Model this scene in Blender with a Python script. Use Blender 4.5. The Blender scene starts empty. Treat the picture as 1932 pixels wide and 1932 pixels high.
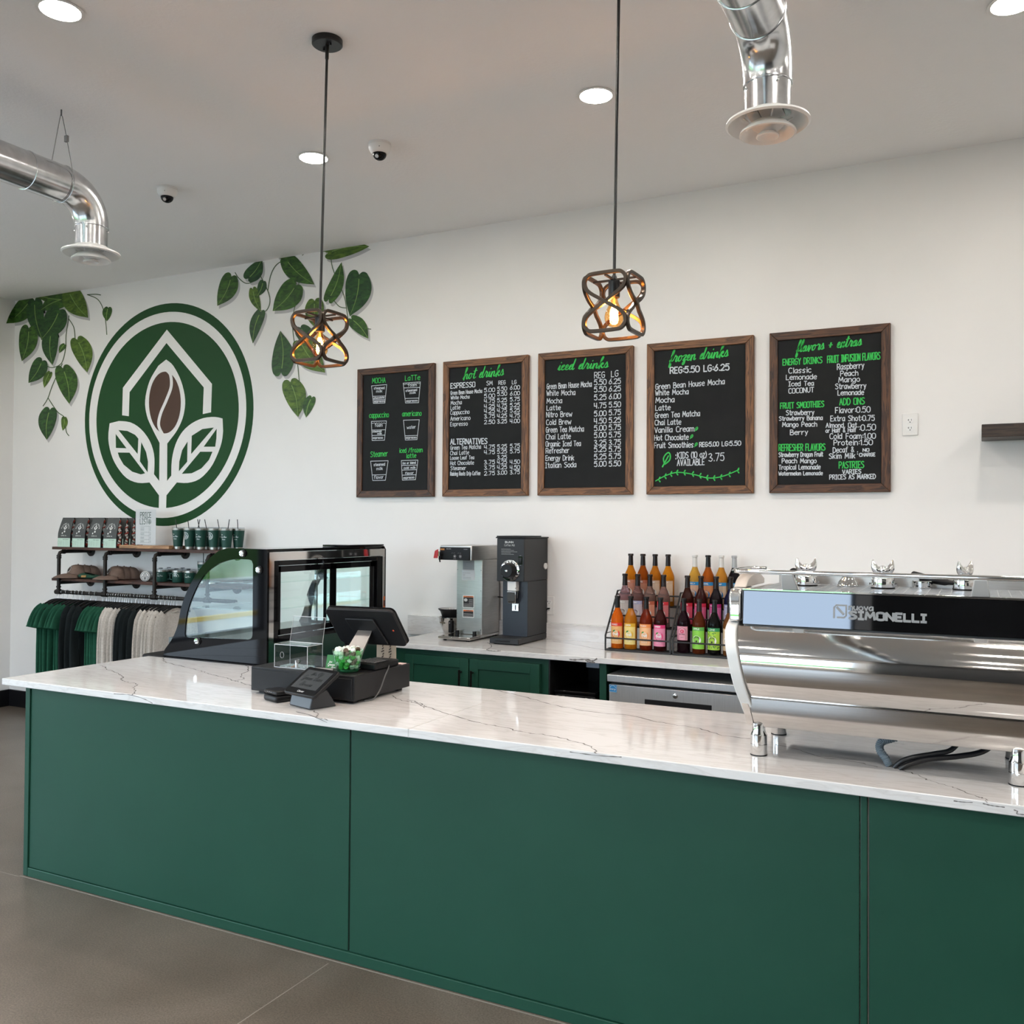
import bpy, math, random
from mathutils import Vector, Matrix, Euler
random.seed(7)
PI = math.pi
SC = bpy.context.scene
COL = SC.collection
# ------------------------------------------------------------------ camera
CAMP = Vector((7.83836, -5.41013, 1.65244))
YAW, PITCH, ROLL, FPX = -0.468946, 0.0155772, -0.0062786, 1735.857
_f = Vector((math.sin(YAW)*math.cos(PITCH), math.cos(YAW)*math.cos(PITCH), math.sin(PITCH)))
_r = Vector((math.cos(YAW), -math.sin(YAW), 0)); _d = _f.cross(_r)
_c, _s = math.cos(ROLL), math.sin(ROLL)
CR = _c*_r + _s*_d; CD = -_s*_r + _c*_d
cam = bpy.data.cameras.new('camera'); camo = bpy.data.objects.new('camera', cam); COL.objects.link(camo)
cam.sensor_width = 36; cam.lens = FPX/1932*36; cam.clip_start = .05; cam.clip_end = 200
m = Matrix((CR, -CD, -_f)).transposed().to_4x4(); m.translation = CAMP
camo.matrix_world = m
SC.camera = camo
# ------------------------------------------------------------------ world, daylight portals, exposure
SC.view_settings.view_transform = 'Standard'; SC.view_settings.look = 'None'
SC.view_settings.gamma = 1; SC.view_settings.use_curve_mapping = False
SC.view_settings.exposure = 0.12
w = bpy.data.worlds.new('sky'); SC.world = w; w.use_nodes = True
bg = w.node_tree.nodes['Background']; bg.inputs['Color'].default_value = (.68, .84, 1, 1); bg.inputs['Strength'].default_value = 8.0
SC.cycles.max_bounces = 10; SC.cycles.diffuse_bounces = 5; SC.cycles.glossy_bounces = 5
SC.cycles.transparent_max_bounces = 16; SC.cycles.transmission_bounces = 8
SC.cycles.caustics_reflective = False; SC.cycles.caustics_refractive = False
SC.cycles.sample_clamp_indirect = 6
SC.cycles.use_denoising = True
LAMP_W = 8.5      # watts of each ceiling downlight
H = 3.681          # ceiling height
RX = 12.6          # right wall
FY = -9.0          # front (window) wall
FRONT_WIN = [(.6, 2.35), (2.6, 4.35), (4.75, 6.75)]
LEFT_WIN = [(-4.9, -3.3), (-6.75, -5.15)]
WZ0, WZ1 = .35, 2.95
def portal(name, loc, rot, sx, sy):
    l = bpy.data.lights.new(name, 'AREA'); l.shape = 'RECTANGLE'; l.size = sx; l.size_y = sy
    l.cycles.is_portal = True
    o = bpy.data.objects.new(name, l); COL.objects.link(o); o.location = loc; o.rotation_euler = rot
for a, b in FRONT_WIN: portal('window_portal', ((a+b)/2, FY+.02, (WZ0+WZ1)/2), (PI/2, 0, 0), b-a, WZ1-WZ0)
for a, b in LEFT_WIN: portal('window_portal', (.02, (a+b)/2, (WZ0+WZ1)/2), (PI/2, 0, -PI/2), b-a, WZ1-WZ0)
# ------------------------------------------------------------------ helpers
def ray(u, v): return _f*FPX + CR*(u-966) + CD*(v-966)
def onx(u, v, x): d = ray(u, v); return CAMP + d*((x-CAMP.x)/d.x)
def ony(u, v, y): d = ray(u, v); return CAMP + d*((y-CAMP.y)/d.y)
def onz(u, v, z): d = ray(u, v); return CAMP + d*((z-CAMP.z)/d.z)

MATS = {}
def mat(name, col, rough=.5, metal=0.0, spec=.5, trans=0.0, emit=None, estr=0, alpha=1, coat=0.0, ior=1.45, sheen=0):
    if name in MATS: return MATS[name]
    M = bpy.data.materials.new(name); M.use_nodes = True
    b = M.node_tree.nodes['Principled BSDF']
    b.inputs['Base Color'].default_value = (*col, 1); b.inputs['Roughness'].default_value = rough
    b.inputs['Metallic'].default_value = metal; b.inputs['Specular IOR Level'].default_value = spec
    b.inputs['Transmission Weight'].default_value = trans; b.inputs['IOR'].default_value = ior
    b.inputs['Coat Weight'].default_value = coat; b.inputs['Coat Roughness'].default_value = .05
    b.inputs['Sheen Weight'].default_value = sheen
    b.inputs['Alpha'].default_value = alpha
    if emit: b.inputs['Emission Color'].default_value = (*emit, 1); b.inputs['Emission Strength'].default_value = estr
    MATS[name] = M; return M
def nodes(M): return M.node_tree.nodes, M.node_tree.links, M.node_tree.nodes['Principled BSDF']
def noise(M, scale=(1, 1, 1), s=5, detail=4, dist=0, rough=.5):
    N, L, b = nodes(M)
    tc = N.new('ShaderNodeTexCoord'); mp = N.new('ShaderNodeMapping'); mp.inputs['Scale'].default_value = scale
    nz = N.new('ShaderNodeTexNoise'); nz.inputs['Scale'].default_value = s; nz.inputs['Detail'].default_value = detail
    nz.inputs['Distortion'].default_value = dist; nz.inputs['Roughness'].default_value = rough
    L.new(tc.outputs['Object'], mp.inputs['Vector']); L.new(mp.outputs['Vector'], nz.inputs['Vector'])
    return nz
def ramp(M, src, stops, inp='Base Color'):
    N, L, b = nodes(M); r = N.new('ShaderNodeValToRGB'); e = r.color_ramp.elements
    while len(e) < len(stops): e.new(.5)
    for k, (p, c) in enumerate(stops): e[k].position = p; e[k].color = (*c, 1)
    L.new(src, r.inputs['Fac']); L.new(r.outputs['Color'], b.inputs[inp]); return r
def bump(M, nz, strength=.2, dist=.002):
    N, L, b = nodes(M); bp = N.new('ShaderNodeBump'); bp.inputs['Strength'].default_value = strength; bp.inputs['Distance'].default_value = dist
    L.new(nz.outputs['Fac'], bp.inputs['Height']); L.new(bp.outputs['Normal'], b.inputs['Normal'])
def noisy(name, stops, scale=(1, 1, 1), s=5, detail=4, dist=0, rough=.5, bumps=0, bd=.002, metal=0, spec=.5, sheen=0, coat=0):
    if name in MATS: return MATS[name]
    M = mat(name, stops[0][1], rough, metal, spec, sheen=sheen, coat=coat); nz = noise(M, scale, s, detail, dist)
    ramp(M, nz.outputs['Fac'], stops)
    if bumps: bump(M, nz, bumps, bd)
    return M
def pane(name, tint=(1, 1, 1), refl=1.0):
    """thin clear sheet: fresnel mix of transparent and mirror"""
    if name in MATS: return MATS[name]
    M = bpy.data.materials.new(name); M.use_nodes = True; N = M.node_tree.nodes; L = M.node_tree.links
    N.remove(N['Principled BSDF']); out = N['Material Output']
    t = N.new('ShaderNodeBsdfTransparent'); t.inputs['Color'].default_value = (*tint, 1)
    g = N.new('ShaderNodeBsdfGlossy'); g.inputs['Roughness'].default_value = .01; g.inputs['Color'].default_value = (refl, refl, refl, 1)
    fr = N.new('ShaderNodeFresnel'); ge = N.new('ShaderNodeNewGeometry'); ma = N.new('ShaderNodeMath'); ma.operation = 'MULTIPLY_ADD'; ma.inputs[1].default_value = 1/1.5-1.5; ma.inputs[2].default_value = 1.5
    L.new(ge.outputs['Backfacing'], ma.inputs[0]); L.new(ma.outputs[0], fr.inputs['IOR'])
    mx = N.new('ShaderNodeMixShader'); L.new(fr.outputs[0], mx.inputs['Fac']); L.new(t.outputs[0], mx.inputs[1]); L.new(g.outputs[0], mx.inputs[2])
    L.new(mx.outputs[0], out.inputs['Surface']); MATS[name] = M; return M

def frame_of(d):
    d = d.normalized(); a = Vector((0, 0, 1)) if abs(d.z) < .9 else Vector((1, 0, 0))
    x = a.cross(d).normalized(); return x, d.cross(x)
class MB:
    def __init__(s): s.v = []; s.f = []; s.m = []; s.k = 0
    def mat(s, k): s.k = k; return s
    def add(s, vs, fs):
        o = len(s.v); s.v += [Vector(p) for p in vs]
        for f in fs: s.f.append(tuple(i+o for i in f)); s.m.append(s.k)
        return s
    def box(s, x0, x1, y0, y1, z0, z1):
        x0, x1 = min(x0, x1), max(x0, x1); y0, y1 = min(y0, y1), max(y0, y1); z0, z1 = min(z0, z1), max(z0, z1)
        v = [(x, y, z) for z in (z0, z1) for y in (y0, y1) for x in (x0, x1)]
        return s.add(v, [(0, 2, 3, 1), (4, 5, 7, 6), (0, 1, 5, 4), (2, 6, 7, 3), (0, 4, 6, 2), (1, 3, 7, 5)])
    def hexa(s, p):   # 8 corners, bottom ring then top ring
        return s.add(p, [(3, 2, 1, 0), (4, 5, 6, 7)] + [(i, (i+1) % 4, 4+(i+1) % 4, 4+i) for i in range(4)])
    def poly(s, pts): return s.add(pts, [tuple(range(len(pts)))])
    def prism(s, pts, off):   # planar polygon of 3D points swept by a vector
        n = len(pts); off = Vector(off); a = [Vector(p) for p in pts]
        return s.add(a+[p+off for p in a], [tuple(range(n)), tuple(range(2*n-1, n-1, -1))] + [((i+1) % n, i, n+i, n+(i+1) % n) for i in range(n)])
    def ringprism(s, o, i, off):   # region between two loops with equal counts
        n = len(o); off = Vector(off); o = [Vector(p) for p in o]; i = [Vector(p) for p in i]
        v = o + i + [p+off for p in o] + [p+off for p in i]; f = []
        for a in range(n):
            b = (a+1) % n
            f += [(a, b, n+b, n+a), (2*n+b, 2*n+a, 3*n+a, 3*n+b), (b, a, 2*n+a, 2*n+b), (n+a, n+b, 3*n+b, 3*n+a)]
        return s.add(v, f)
    def tube(s, path, r, n=10, closed=False, sq=None):
        P = [Vector(p) for p in path]; L = len(P); R = r if isinstance(r, (list, tuple)) else [r]*L
        v = []; x = None
        for i in range(L):
            a = P[(i-1) % L] if (closed or i) else P[0]; b = P[(i+1) % L] if (closed or i < L-1) else P[-1]
            d = (b-a)
            if d.length < 1e-9: d = Vector((0, 0, 1))
            d.normalize()
            if x is None: x, y = frame_of(d)
            else:
                x = (x - d*x.dot(d))
                if x.length < 1e-6: x, y = frame_of(d)
                x.normalize(); y = d.cross(x)
            for k in range(n):
                t = 2*PI*(k+.5)/n; v.append(P[i] + (x*math.cos(t)+y*math.sin(t))*R[i])
        f = []; m = L if closed else L-1
        for i in range(m):
            j = (i+1) % L
            for k in range(n): f.append((i*n+k, i*n+(k+1) % n, j*n+(k+1) % n, j*n+k))
        if not closed: f += [tuple(range(n-1, -1, -1)), tuple((L-1)*n+k for k in range(n))]
        return s.add(v, f)
    def bar(s, a, b, r, n=10): return s.tube([a, b], r, n)
    def lathe(s, prof, c=(0, 0, 0), n=24, rot=None, a0=0, a1=2*PI, sx=1, sy=1):
        full = abs(a1-a0-2*PI) < 1e-6; cols = n if full else n+1; c = Vector(c); v = []; f = []
        for r, z in prof:
            for k in range(cols):
                t = a0+(a1-a0)*k/n; p = Vector((r*math.cos(t)*sx, r*math.sin(t)*sy, z))
                if rot: p = rot @ p
                v.append(c+p)
        for i in range(len(prof)-1):
            for k in range(n):
                k2 = (k+1) % cols
                f.append((i*cols+k, i*cols+k2, (i+1)*cols+k2, (i+1)*cols+k))
        if full:
            if prof[0][0] > 1e-6: f.append(tuple(range(n-1, -1, -1)))
            if prof[-1][0] > 1e-6: f.append(tuple((len(prof)-1)*n+k for k in range(n)))
        return s.add(v, f)
    def cyl(s, c, r, h, n=24, rot=None): return s.lathe([(r, 0), (r, h)], c, n, rot)
    def ball(s, c, r, n=16, sz=1, rot=None):
        m = max(6, n//2); return s.lathe([(max(1e-7, r*math.sin(PI*i/m)), -r*sz*math.cos(PI*i/m)) for i in range(m+1)], c, n, rot)
    def grid(s, fn, nu, nv):
        v = [fn(i/nu, j/nv) for j in range(nv+1) for i in range(nu+1)]
        return s.add(v, [(j*(nu+1)+i, j*(nu+1)+i+1, (j+1)*(nu+1)+i+1, (j+1)*(nu+1)+i) for j in range(nv) for i in range(nu)])
    def ribbon(s, pts, wd, fn=None):   # flat stroke in 2D mapped to 3D by fn(x, y)
        n = len(pts); L = []; Rr = []
        for i in range(1, n-1):   # a sharp turn ends one stroke and starts the next
            a, b, c = pts[i-1], pts[i], pts[i+1]; d = abs((math.atan2(c[1]-b[1], c[0]-b[0])-math.atan2(b[1]-a[1], b[0]-a[0])+PI) % (2*PI)-PI)
            if d > 1.15:
                lst = isinstance(wd, (list, tuple))
                s.ribbon(pts[:i+1], wd[:i+1] if lst else wd, fn); return s.ribbon(pts[i:], wd[i:] if lst else wd, fn)
        for i in range(n):
            a = pts[max(0, i-1)]; b = pts[min(n-1, i+1)]; dx, dy = b[0]-a[0], b[1]-a[1]; l = math.hypot(dx, dy) or 1
            w2 = wd[i]/2 if isinstance(wd, (list, tuple)) else wd/2
            ex = ey = 0
            if i == 0: ex, ey = -dx/l*w2*.6, -dy/l*w2*.6
            if i == n-1: ex, ey = dx/l*w2*.6, dy/l*w2*.6
            L.append((pts[i][0]-dy/l*w2+ex, pts[i][1]+dx/l*w2+ey)); Rr.append((pts[i][0]+dy/l*w2+ex, pts[i][1]-dx/l*w2+ey))
        v = [fn(*p) for p in L] + [fn(*p) for p in Rr]; s.rc = getattr(s, 'rc', 0)+1
        nr = (v[1]-v[0]).cross(v[n]-v[0]); nr = nr.normalized()*(2e-5*(s.rc % 9)) if nr.length > 1e-12 else nr   # overlapping strokes lie one on another
        v = [p+nr for p in v]
        return s.add(v, [(i, n+i, n+i+1, i+1) for i in range(n-1)])
    def xf(s, M, start=0):
        for i in range(start, len(s.v)): s.v[i] = M @ s.v[i]
        return s
def obj(name, mb, mats, parent=None, bev=0, smooth=40, sub=0, seg=2, solid=0):
    """link one mesh; vertices are in world coordinates, the parent's place is taken off"""
    me = bpy.data.meshes.new(name)
    off = Vector((0, 0, 0)); p = parent
    while p is not None: off += p.location; p = p.parent
    me.from_pydata([v-off for v in mb.v], [], mb.f)
    for x in (mats if isinstance(mats, (list, tuple)) else [mats]): me.materials.append(x)
    me.polygons.foreach_set('material_index', mb.m)
    me.polygons.foreach_set('use_smooth', [True]*len(mb.f)); me.update()
    if smooth < 180: me.set_sharp_from_angle(angle=math.radians(smooth))
    o = bpy.data.objects.new(name, me); COL.objects.link(o); o.parent = parent
    if solid: d = o.modifiers.new('solid', 'SOLIDIFY'); d.thickness = solid; d.offset = 0
    if bev: d = o.modifiers.new('bevel', 'BEVEL'); d.width = bev; d.segments = seg; d.limit_method = 'ANGLE'; d.angle_limit = math.radians(40)
    if sub: d = o.modifiers.new('sub', 'SUBSURF'); d.levels = sub; d.render_levels = sub
    return o
def tag(o, label=None, cat=None, group=None, kind=None):
    if label: o['label'] = label
    if cat: o['category'] = cat
    if group: o['group'] = group
    if kind: o['kind'] = kind
    return o
def thing(name, label, cat, loc, group=None):
    o = bpy.data.objects.new(name, None); COL.objects.link(o); o.location = loc; o.empty_display_size = .05
    return tag(o, label, cat, group)
def struct(name, mb, m, **k): return tag(obj(name, mb, m, **k), kind='structure')
def dup(root, loc, label, rotz=0, group=None):
    def cp(o, par):
        c = o.copy(); COL.objects.link(c); c.parent = par
        for ch in o.children: cp(ch, c)
        return c
    r = root.copy(); COL.objects.link(r); r.location = loc; r.rotation_euler = (0, 0, rotz); r['label'] = label
    if group: r['group'] = group
    for ch in root.children: cp(ch, r)
    return r
def smoothpts(P, k=5, closed=False):
    """Catmull-Rom through 2D or 3D points"""
    P = [tuple(p) for p in P]; n = len(P); out = []
    for i in range(n if closed else n-1):
        p0 = P[(i-1) % n] if (closed or i) else P[0]; p1 = P[i]; p2 = P[(i+1) % n]; p3 = P[(i+2) % n] if (closed or i+2 < n) else P[-1]
        for j in range(k):
            t = j/k
            out.append(tuple(.5*((2*b)+(c-a)*t+(2*a-5*b+4*c-d)*t*t+(3*b-a-3*c+d)*t**3) for a, b, c, d in zip(p0, p1, p2, p3)))
    if not closed: out.append(P[-1])
    return out
# ------------------------------------------------------------------ hand-lettered stroke alphabet
GL = {'A': '00 3a 60|14 54', 'B': '00 0a|~0a 3a 59 56 35 05|~05 46 63 50 00', 'C': '~69 4a 19 05 11 40 61', 'D': '00 0a|~0a 3a 67 63 30 00',
 'E': '5a 0a 00 50|05 45', 'F': '5a 0a 00|05 45', 'G': '~69 4a 19 05 11 40 62|62 65 35', 'H': '00 0a|60 6a|05 65', 'I': '0a 4a|00 40|20 2a', 'J': '~4a 43 20 02',
 'K': '00 0a|6a 05|25 60', 'L': '0a 00 50', 'M': '00 1a 43 7a 80', 'N': '00 0a 60 6a', 'O': '~3a 09 05 01 30 61 65 69 3a', 'P': '00 0a|~0a 4a 68 45 05',
 'Q': '~3a 09 05 01 30 61 65 69 3a|42 70', 'R': '00 0a|~0a 4a 68 45 05|35 60', 'S': '~69 3a 08 26 45 63 51 20 01', 'T': '0a 6a|3a 30', 'U': '~0a 03 30 63 6a',
 'V': '0a 30 6a', 'W': '0a 20 47 60 8a', 'X': '0a 60|6a 00', 'Y': '0a 35 6a|35 30', 'Z': '0a 6a 00 60',
 'a': '~56 37 05 02 20 42 56|57 50', 'b': '0a 00|~05 37 55 52 30 02', 'c': '~56 37 05 02 30 51', 'd': '5a 50|~55 27 05 02 20 52', 'e': '~04 54 56 37 05 02 30 51',
 'f': '~5a 3a 28 20|07 47', 'g': '~56 37 05 02 20 52|~57 5w 3y 0x', 'h': '0a 00|~05 37 55 50', 'i': '17 10|19 1a', 'j': '~27 2w 0x|29 2a', 'k': '0a 00|57 03|24 50',
 'l': '1a 10', 'm': '07 00|~05 27 45 40|~45 67 85 80', 'n': '07 00|~05 37 55 50', 'o': '~37 05 02 30 52 55 37', 'p': '07 0y|~05 37 55 52 30 02',
 'q': '57 5y|~55 27 05 02 20 52', 'r': '07 00|~04 26 47', 's': '~56 37 05 24 42 30 01', 't': '~2a 22 30 41|07 47', 'u': '~07 02 20 42 57|57 50', 'v': '07 30 57',
 'w': '07 20 45 60 87', 'x': '07 50|57 00', 'y': '07 30|57 1y', 'z': '07 57 00 50',
 '0': '~3a 08 02 30 62 68 3a', '1': '08 2a 20', '2': '~08 3a 68 55 00|00 60', '3': '~09 3a 58 25|~25 63 40 01', '4': '0a 04 64|5a 50', '5': '6a 1a 06|~06 47 63 40 01',
 '6': '~5a 26 02 30 63 46 14', '7': '0a 6a 20', '8': '~36 08 3a 68 36 02 30 62 36', '9': '~66 36 08 4a 68 64 30', '.': '10 11', ',': '11 0w', ':': '12 13|16 17',
 '+': '15 55|33 37', '/': '00 5a', '(': '~2a 06 03 2w', ')': '~0a 26 23 0w', '-': '05 45', '&': '~60 18 2a 48 03 20 54', ' ': '', '|': '1w 1a'}
YC = {c: i for i, c in enumerate('0123456789a')}; YC.update({'w': -1, 'x': -2, 'y': -3})
def glyph(c):
    st = []; mx = 0
    for part in GL.get(c, '').split('|'):
        if not part: continue
        sm = part[0] == '~'; pts = [(float(int(t[0], 16)), float(YC[t[1]])) for t in part.lstrip('~').split()]
        mx = max(mx, max(p[0] for p in pts)); st.append(smoothpts(pts, 4) if sm and len(pts) > 2 else pts)
    return st, (4 if c == ' ' else mx)
def line_strokes(t):
    out = []; x = 0
    for c in t:
        st, wd = glyph(c)
        for q in st: out.append([(x+a, b) for a, b in q])
        x += wd+2.2
    return out, max(1, x-2.2)
CU = {'h': '0,.5 1.5,5 3,10 2.2,11.5 1.5,9 1.3,0 1.4,.6 2,3 3.3,5 4.3,4 4.2,1 5,0 6,1.2', 'o': '0,.8 1,4 2.6,5.2 1.2,4.6 .6,2 1.8,0 3.4,1.5 3.6,4 2.6,5.2 3.6,4.6 5,4.4',
 't': '0,.8 1.5,5 2.2,10 1.7,5 1.5,1 2.6,0 4,1.2/.2,7 4,7.6', 'd': '0,.8 3.2,4.6 2,5.2 .6,3 1,.4 2.4,.4 3.4,3 4.4,11 3.6,3 3.8,.4 4.8,0 5.6,1.2',
 'r': '0,.6 1.2,5 1.6,5.8 2,4.8 3.4,4.8 3,1 3.8,0 4.8,1.2', 'i': '0,.8 1.2,5 1.1,1 2,0 3,1.2/1.5,7.4 1.8,8.2', 'n': '0,.8 .8,4.6 .9,0 1,.6 1.8,4 3.1,5 3.8,3.8 3.7,1 4.6,0 5.6,1.2',
 'k': '0,.8 1.6,6 2.8,10.5 2,11.3 1.3,8 1.2,0 1.3,.6 2,4 3.6,5.2 3.4,3.4 1.7,2.8 3,1.4 4.2,0 5.4,1.2', 's': '0,.8 1.6,5.6 2,5 3,2.4 2.4,.2 .8,.6 2.6,.2 4.2,1.2',
 'c': '0,.8 2.8,4.4 2,5.2 .7,4 .6,1.4 2,0 3.8,1.2', 'e': '0,1 2.4,2.8 2.6,4.6 1.6,5.2 .7,3.6 .8,1.2 2,0 3.8,1.2', 'f': '0,.8 2,6 3,10.5 2.2,11.3 1.5,8 1.2,0 1,-4 1.8,-4.8 2.4,-2.5 1.4,.4 3.6,1.2',
 'z': '0,4.4 1,5.2 3.2,5 .8,.4 2.4,.8 2.6,-2 1.4,-3.6 .8,-2 2.4,.2 4.2,1.2', 'l': '0,.8 1.8,6 2.6,10.5 1.9,11.3 1.2,8 1.2,1.2 2.2,0 3.4,1.2',
 'a': '0,.8 3.2,4.6 2,5.2 .6,3 1,.4 2.4,.4 3.4,4.8 3.3,1 4.2,0 5.2,1.2', 'v': '0,3.6 .8,5 1.6,.4 2,0 3.2,3.4 3.2,5 4.6,4.4', 'x': '0,4.2 .9,5 2,2.5 3.2,0 4.4,1.2/3.4,5 .2,0',
 '+': '.5,3.4 4.4,3.4/2.4,5.4 2.4,1.4', 'G': '5,9 3.6,11 1,9 .4,4 2,.4 4.6,1.4 5.2,5 3,5 5.4,5 5.2,0 3.4,-3.5 2,-2.5 5.8,1.2', 'B': '1.6,10 1.2,0 1,8 3,11 5,9 2.4,5.8 5.2,4 4.4,.6 1.6,.4 5.8,1.2',
 'H': '.4,10 1.6,10.6 1.2,0 1.2,5 4.6,5.6 5,10.6 4.6,0 5.4,0 6.2,1.2', 'u': '0,.8 1,5 .9,1.4 2,0 3.4,3 3.8,5 3.6,1 4.4,0 5.4,1.2', 'T': '0,10 5,10.6 2.8,10.2 2.4,2 1.4,0 3.4,1.2'}
def script_strokes(t, slant=.28):
    out = []; x = 0; cur = []; extra = []
    def flush():
        if len(cur) > 1: out.append([(a+slant*b, b) for a, b in smoothpts(cur, 4)])
        cur.clear()
    for c in t:
        if c == ' ': flush(); x += 4; continue
        parts = CU[c].split('/'); pts = [tuple(float(q) for q in p.split(',')) for p in parts[0].split()]
        if cur and c != '+': pts = pts[1:] if cur[-1][0] >= x+pts[0][0]-.2 else pts
        if c == '+': flush(); out.append([(x+a+slant*b, b) for a, b in pts])
        else: cur.extend((x+a, b) for a, b in pts)
        for p in parts[1:]: extra.append([(x+float(q.split(',')[0])+slant*float(q.split(',')[1]), float(q.split(',')[1])) for q in p.split()])
        x += pts[-1][0]+(1.5 if c == '+' else 0)
    flush(); out += extra
    return out, x
def put_text(mb, t, fn, x0, y0, x1, h, wd, script=False, jit=0):
    """strokes of t between x0 and x1 on the plane fn, baseline y0, capital height h"""
    st, L = script_strokes(t) if script else line_strokes(t)
    if x1 is None: sx = h/10
    else: sx = (x1-x0)/L
    sy = h/(11.0 if script else 10.0)
    for q in st:
        pts = [(x0+a*sx, y0+b*sy) for a, b in q]
        if script:
            ws = []
            for i in range(len(pts)):
                a = pts[max(0, i-1)]; b = pts[min(len(pts)-1, i+1)]; dx, dy = b[0]-a[0], b[1]-a[1]
                ws.append(wd*(1.35 if dy < -abs(dx)*.8 else .75))
            mb.ribbon(pts, ws, fn)
        else: mb.ribbon(pts, wd, fn)
# ------------------------------------------------------------------ materials of the place
wall_m = noisy('wall_paint', [(.3, (.80, .785, .765)), (.7, (.82, .805, .785))], s=3, rough=.38, spec=.35)
_nz = noise(wall_m, s=220, detail=2); bump(wall_m, _nz, .06, .001)
ceil_m = mat('ceiling_paint', (.90, .895, .885), .7, spec=.25); bump(ceil_m, noise(ceil_m, s=55, detail=4), .35, .004)
green = noisy('green_paint', [(.3, (.009, .054, .033)), (.7, (.011, .060, .037))], s=2, rough=.42, spec=.32)
black_pl = mat('black_plastic', (.007, .007, .008), .38, spec=.3)
black_gl = mat('black_gloss', (.004, .004, .005), .04, spec=.22)
black_mt = mat('black_matte', (.008, .008, .009), .62, spec=.25)
dark_gr = mat('charcoal_metal', (.018, .019, .021), .42, spec=.35)
steel = noisy('brushed_steel', [(.3, (.50, .48, .45)), (.7, (.60, .58, .55))], scale=(1, 1, 40), s=12, rough=.32, metal=1)
steel_h = noisy('brushed_steel_along', [(.3, (.56, .54, .52)), (.7, (.64, .62, .60))], scale=(1, 40, 40), s=10, rough=.13, metal=1)
chrome = mat('chrome', (.80, .80, .80), .05, 1)
mirror_st = mat('polished_steel', (.66, .64, .62), .06, 1)
galv = noisy('galvanised_steel', [(.3, (.55, .56, .57)), (.7, (.68, .69, .70))], scale=(3, 3, 3), s=9, rough=.2, metal=1)
white_en = mat('white_enamel', (.80, .80, .79), .3)
white_pl = mat('white_plastic', (.78, .77, .75), .35)
paper = mat('white_paper', (.82, .82, .80), .7)
clear = pane('clear_glass', (.97, .99, .98)); glass_g = pane('greenish_glass', (.93, .98, .965)); acryl = pane('clear_acrylic', (.95, .96, .97))
ink = mat('black_ink', (.02, .02, .022), .7); grey_ink = mat('grey_ink', (.25, .26, .27), .7)
chalk_w = mat('white_chalk_ink', (.56, .60, .64), .8, spec=.1); chalk_g = mat('green_chalk_ink', (.050, .47, .095), .8, spec=.1)
board_m = noisy('chalkboard', [(.3, (.008, .0085, .009)), (.7, (.012, .0125, .013))], s=6, rough=.6, spec=.18)
# quartz with soft grey clouds
quartz = mat('quartz', (.76, .74, .715), .075, spec=.5)
_n1 = noise(quartz, (1.2, 7, 7), 3, 8, 1.6); ramp(quartz, _n1.outputs['Fac'], [(.0, (.75, .74, .73)), (.47, (.745, .735, .725)), (.55, (.655, .64, .625)), (.61, (.74, .73, .72)), (1, (.76, .755, .745))])
vein_m = mat('quartz_vein', (.19, .175, .165), .2)
conc = mat('concrete', (.14, .12, .10), .33, spec=.4)
_n2 = noise(conc, (1, 1, 1), 1.1, 9, .8, .62); ramp(conc, _n2.outputs['Fac'], [(.25, (.078, .063, .049)), (.5, (.120, .100, .081)), (.75, (.165, .141, .118))])
_N, _L, _b = nodes(conc); _sp = noise(conc, s=150, detail=3, rough=.7); _rr = _N.new('ShaderNodeValToRGB'); _e = _rr.color_ramp.elements; _e[0].position = .33; _e[0].color = (.62, .60, .58, 1); _e[1].position = .72; _e[1].color = (1.5, 1.48, 1.45, 1)
_mx = _N.new('ShaderNodeMix'); _mx.data_type = 'RGBA'; _mx.blend_type = 'MULTIPLY'; _mx.inputs[0].default_value = 1; _src = _b.inputs['Base Color'].links[0].from_socket
_L.new(_sp.outputs['Fac'], _rr.inputs['Fac']); _L.new(_src, _mx.inputs[6]); _L.new(_rr.outputs['Color'], _mx.inputs[7]); _L.new(_mx.outputs[2], _b.inputs['Base Color'])
bump(conc, _sp, .05, .001)
joint_m = mat('floor_joint', (.25, .23, .20), .6)
def wood(name, a, b, axis=0, s=6):
    sc = [14, 14, 14]; sc[axis] = .9
    return noisy(name, [(.25, a), (.48, b), (.55, tuple(q*.6 for q in a)), (.75, b)], scale=tuple(sc), s=s, detail=6, dist=1.2, rough=.5, bumps=.15)
frame_v = wood('stained_wood_upright', (.085, .034, .013), (.21, .092, .035), 2, 4)
frame_h = wood('stained_wood_cross', (.085, .034, .013), (.21, .092, .035), 0, 4)
frame_dv = wood('dark_wood_upright', (.032, .013, .007), (.105, .043, .018), 2, 4)
frame_dh = wood('dark_wood_cross', (.032, .013, .007), (.105, .043, .018), 0, 4)
shelf_m = wood('walnut_board', (.035, .014, .009), (.085, .033, .020), 0, 5)
pale_wood = wood('pale_wood', (.36, .19, .095), (.50, .29, .15), 0, 3)
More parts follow.
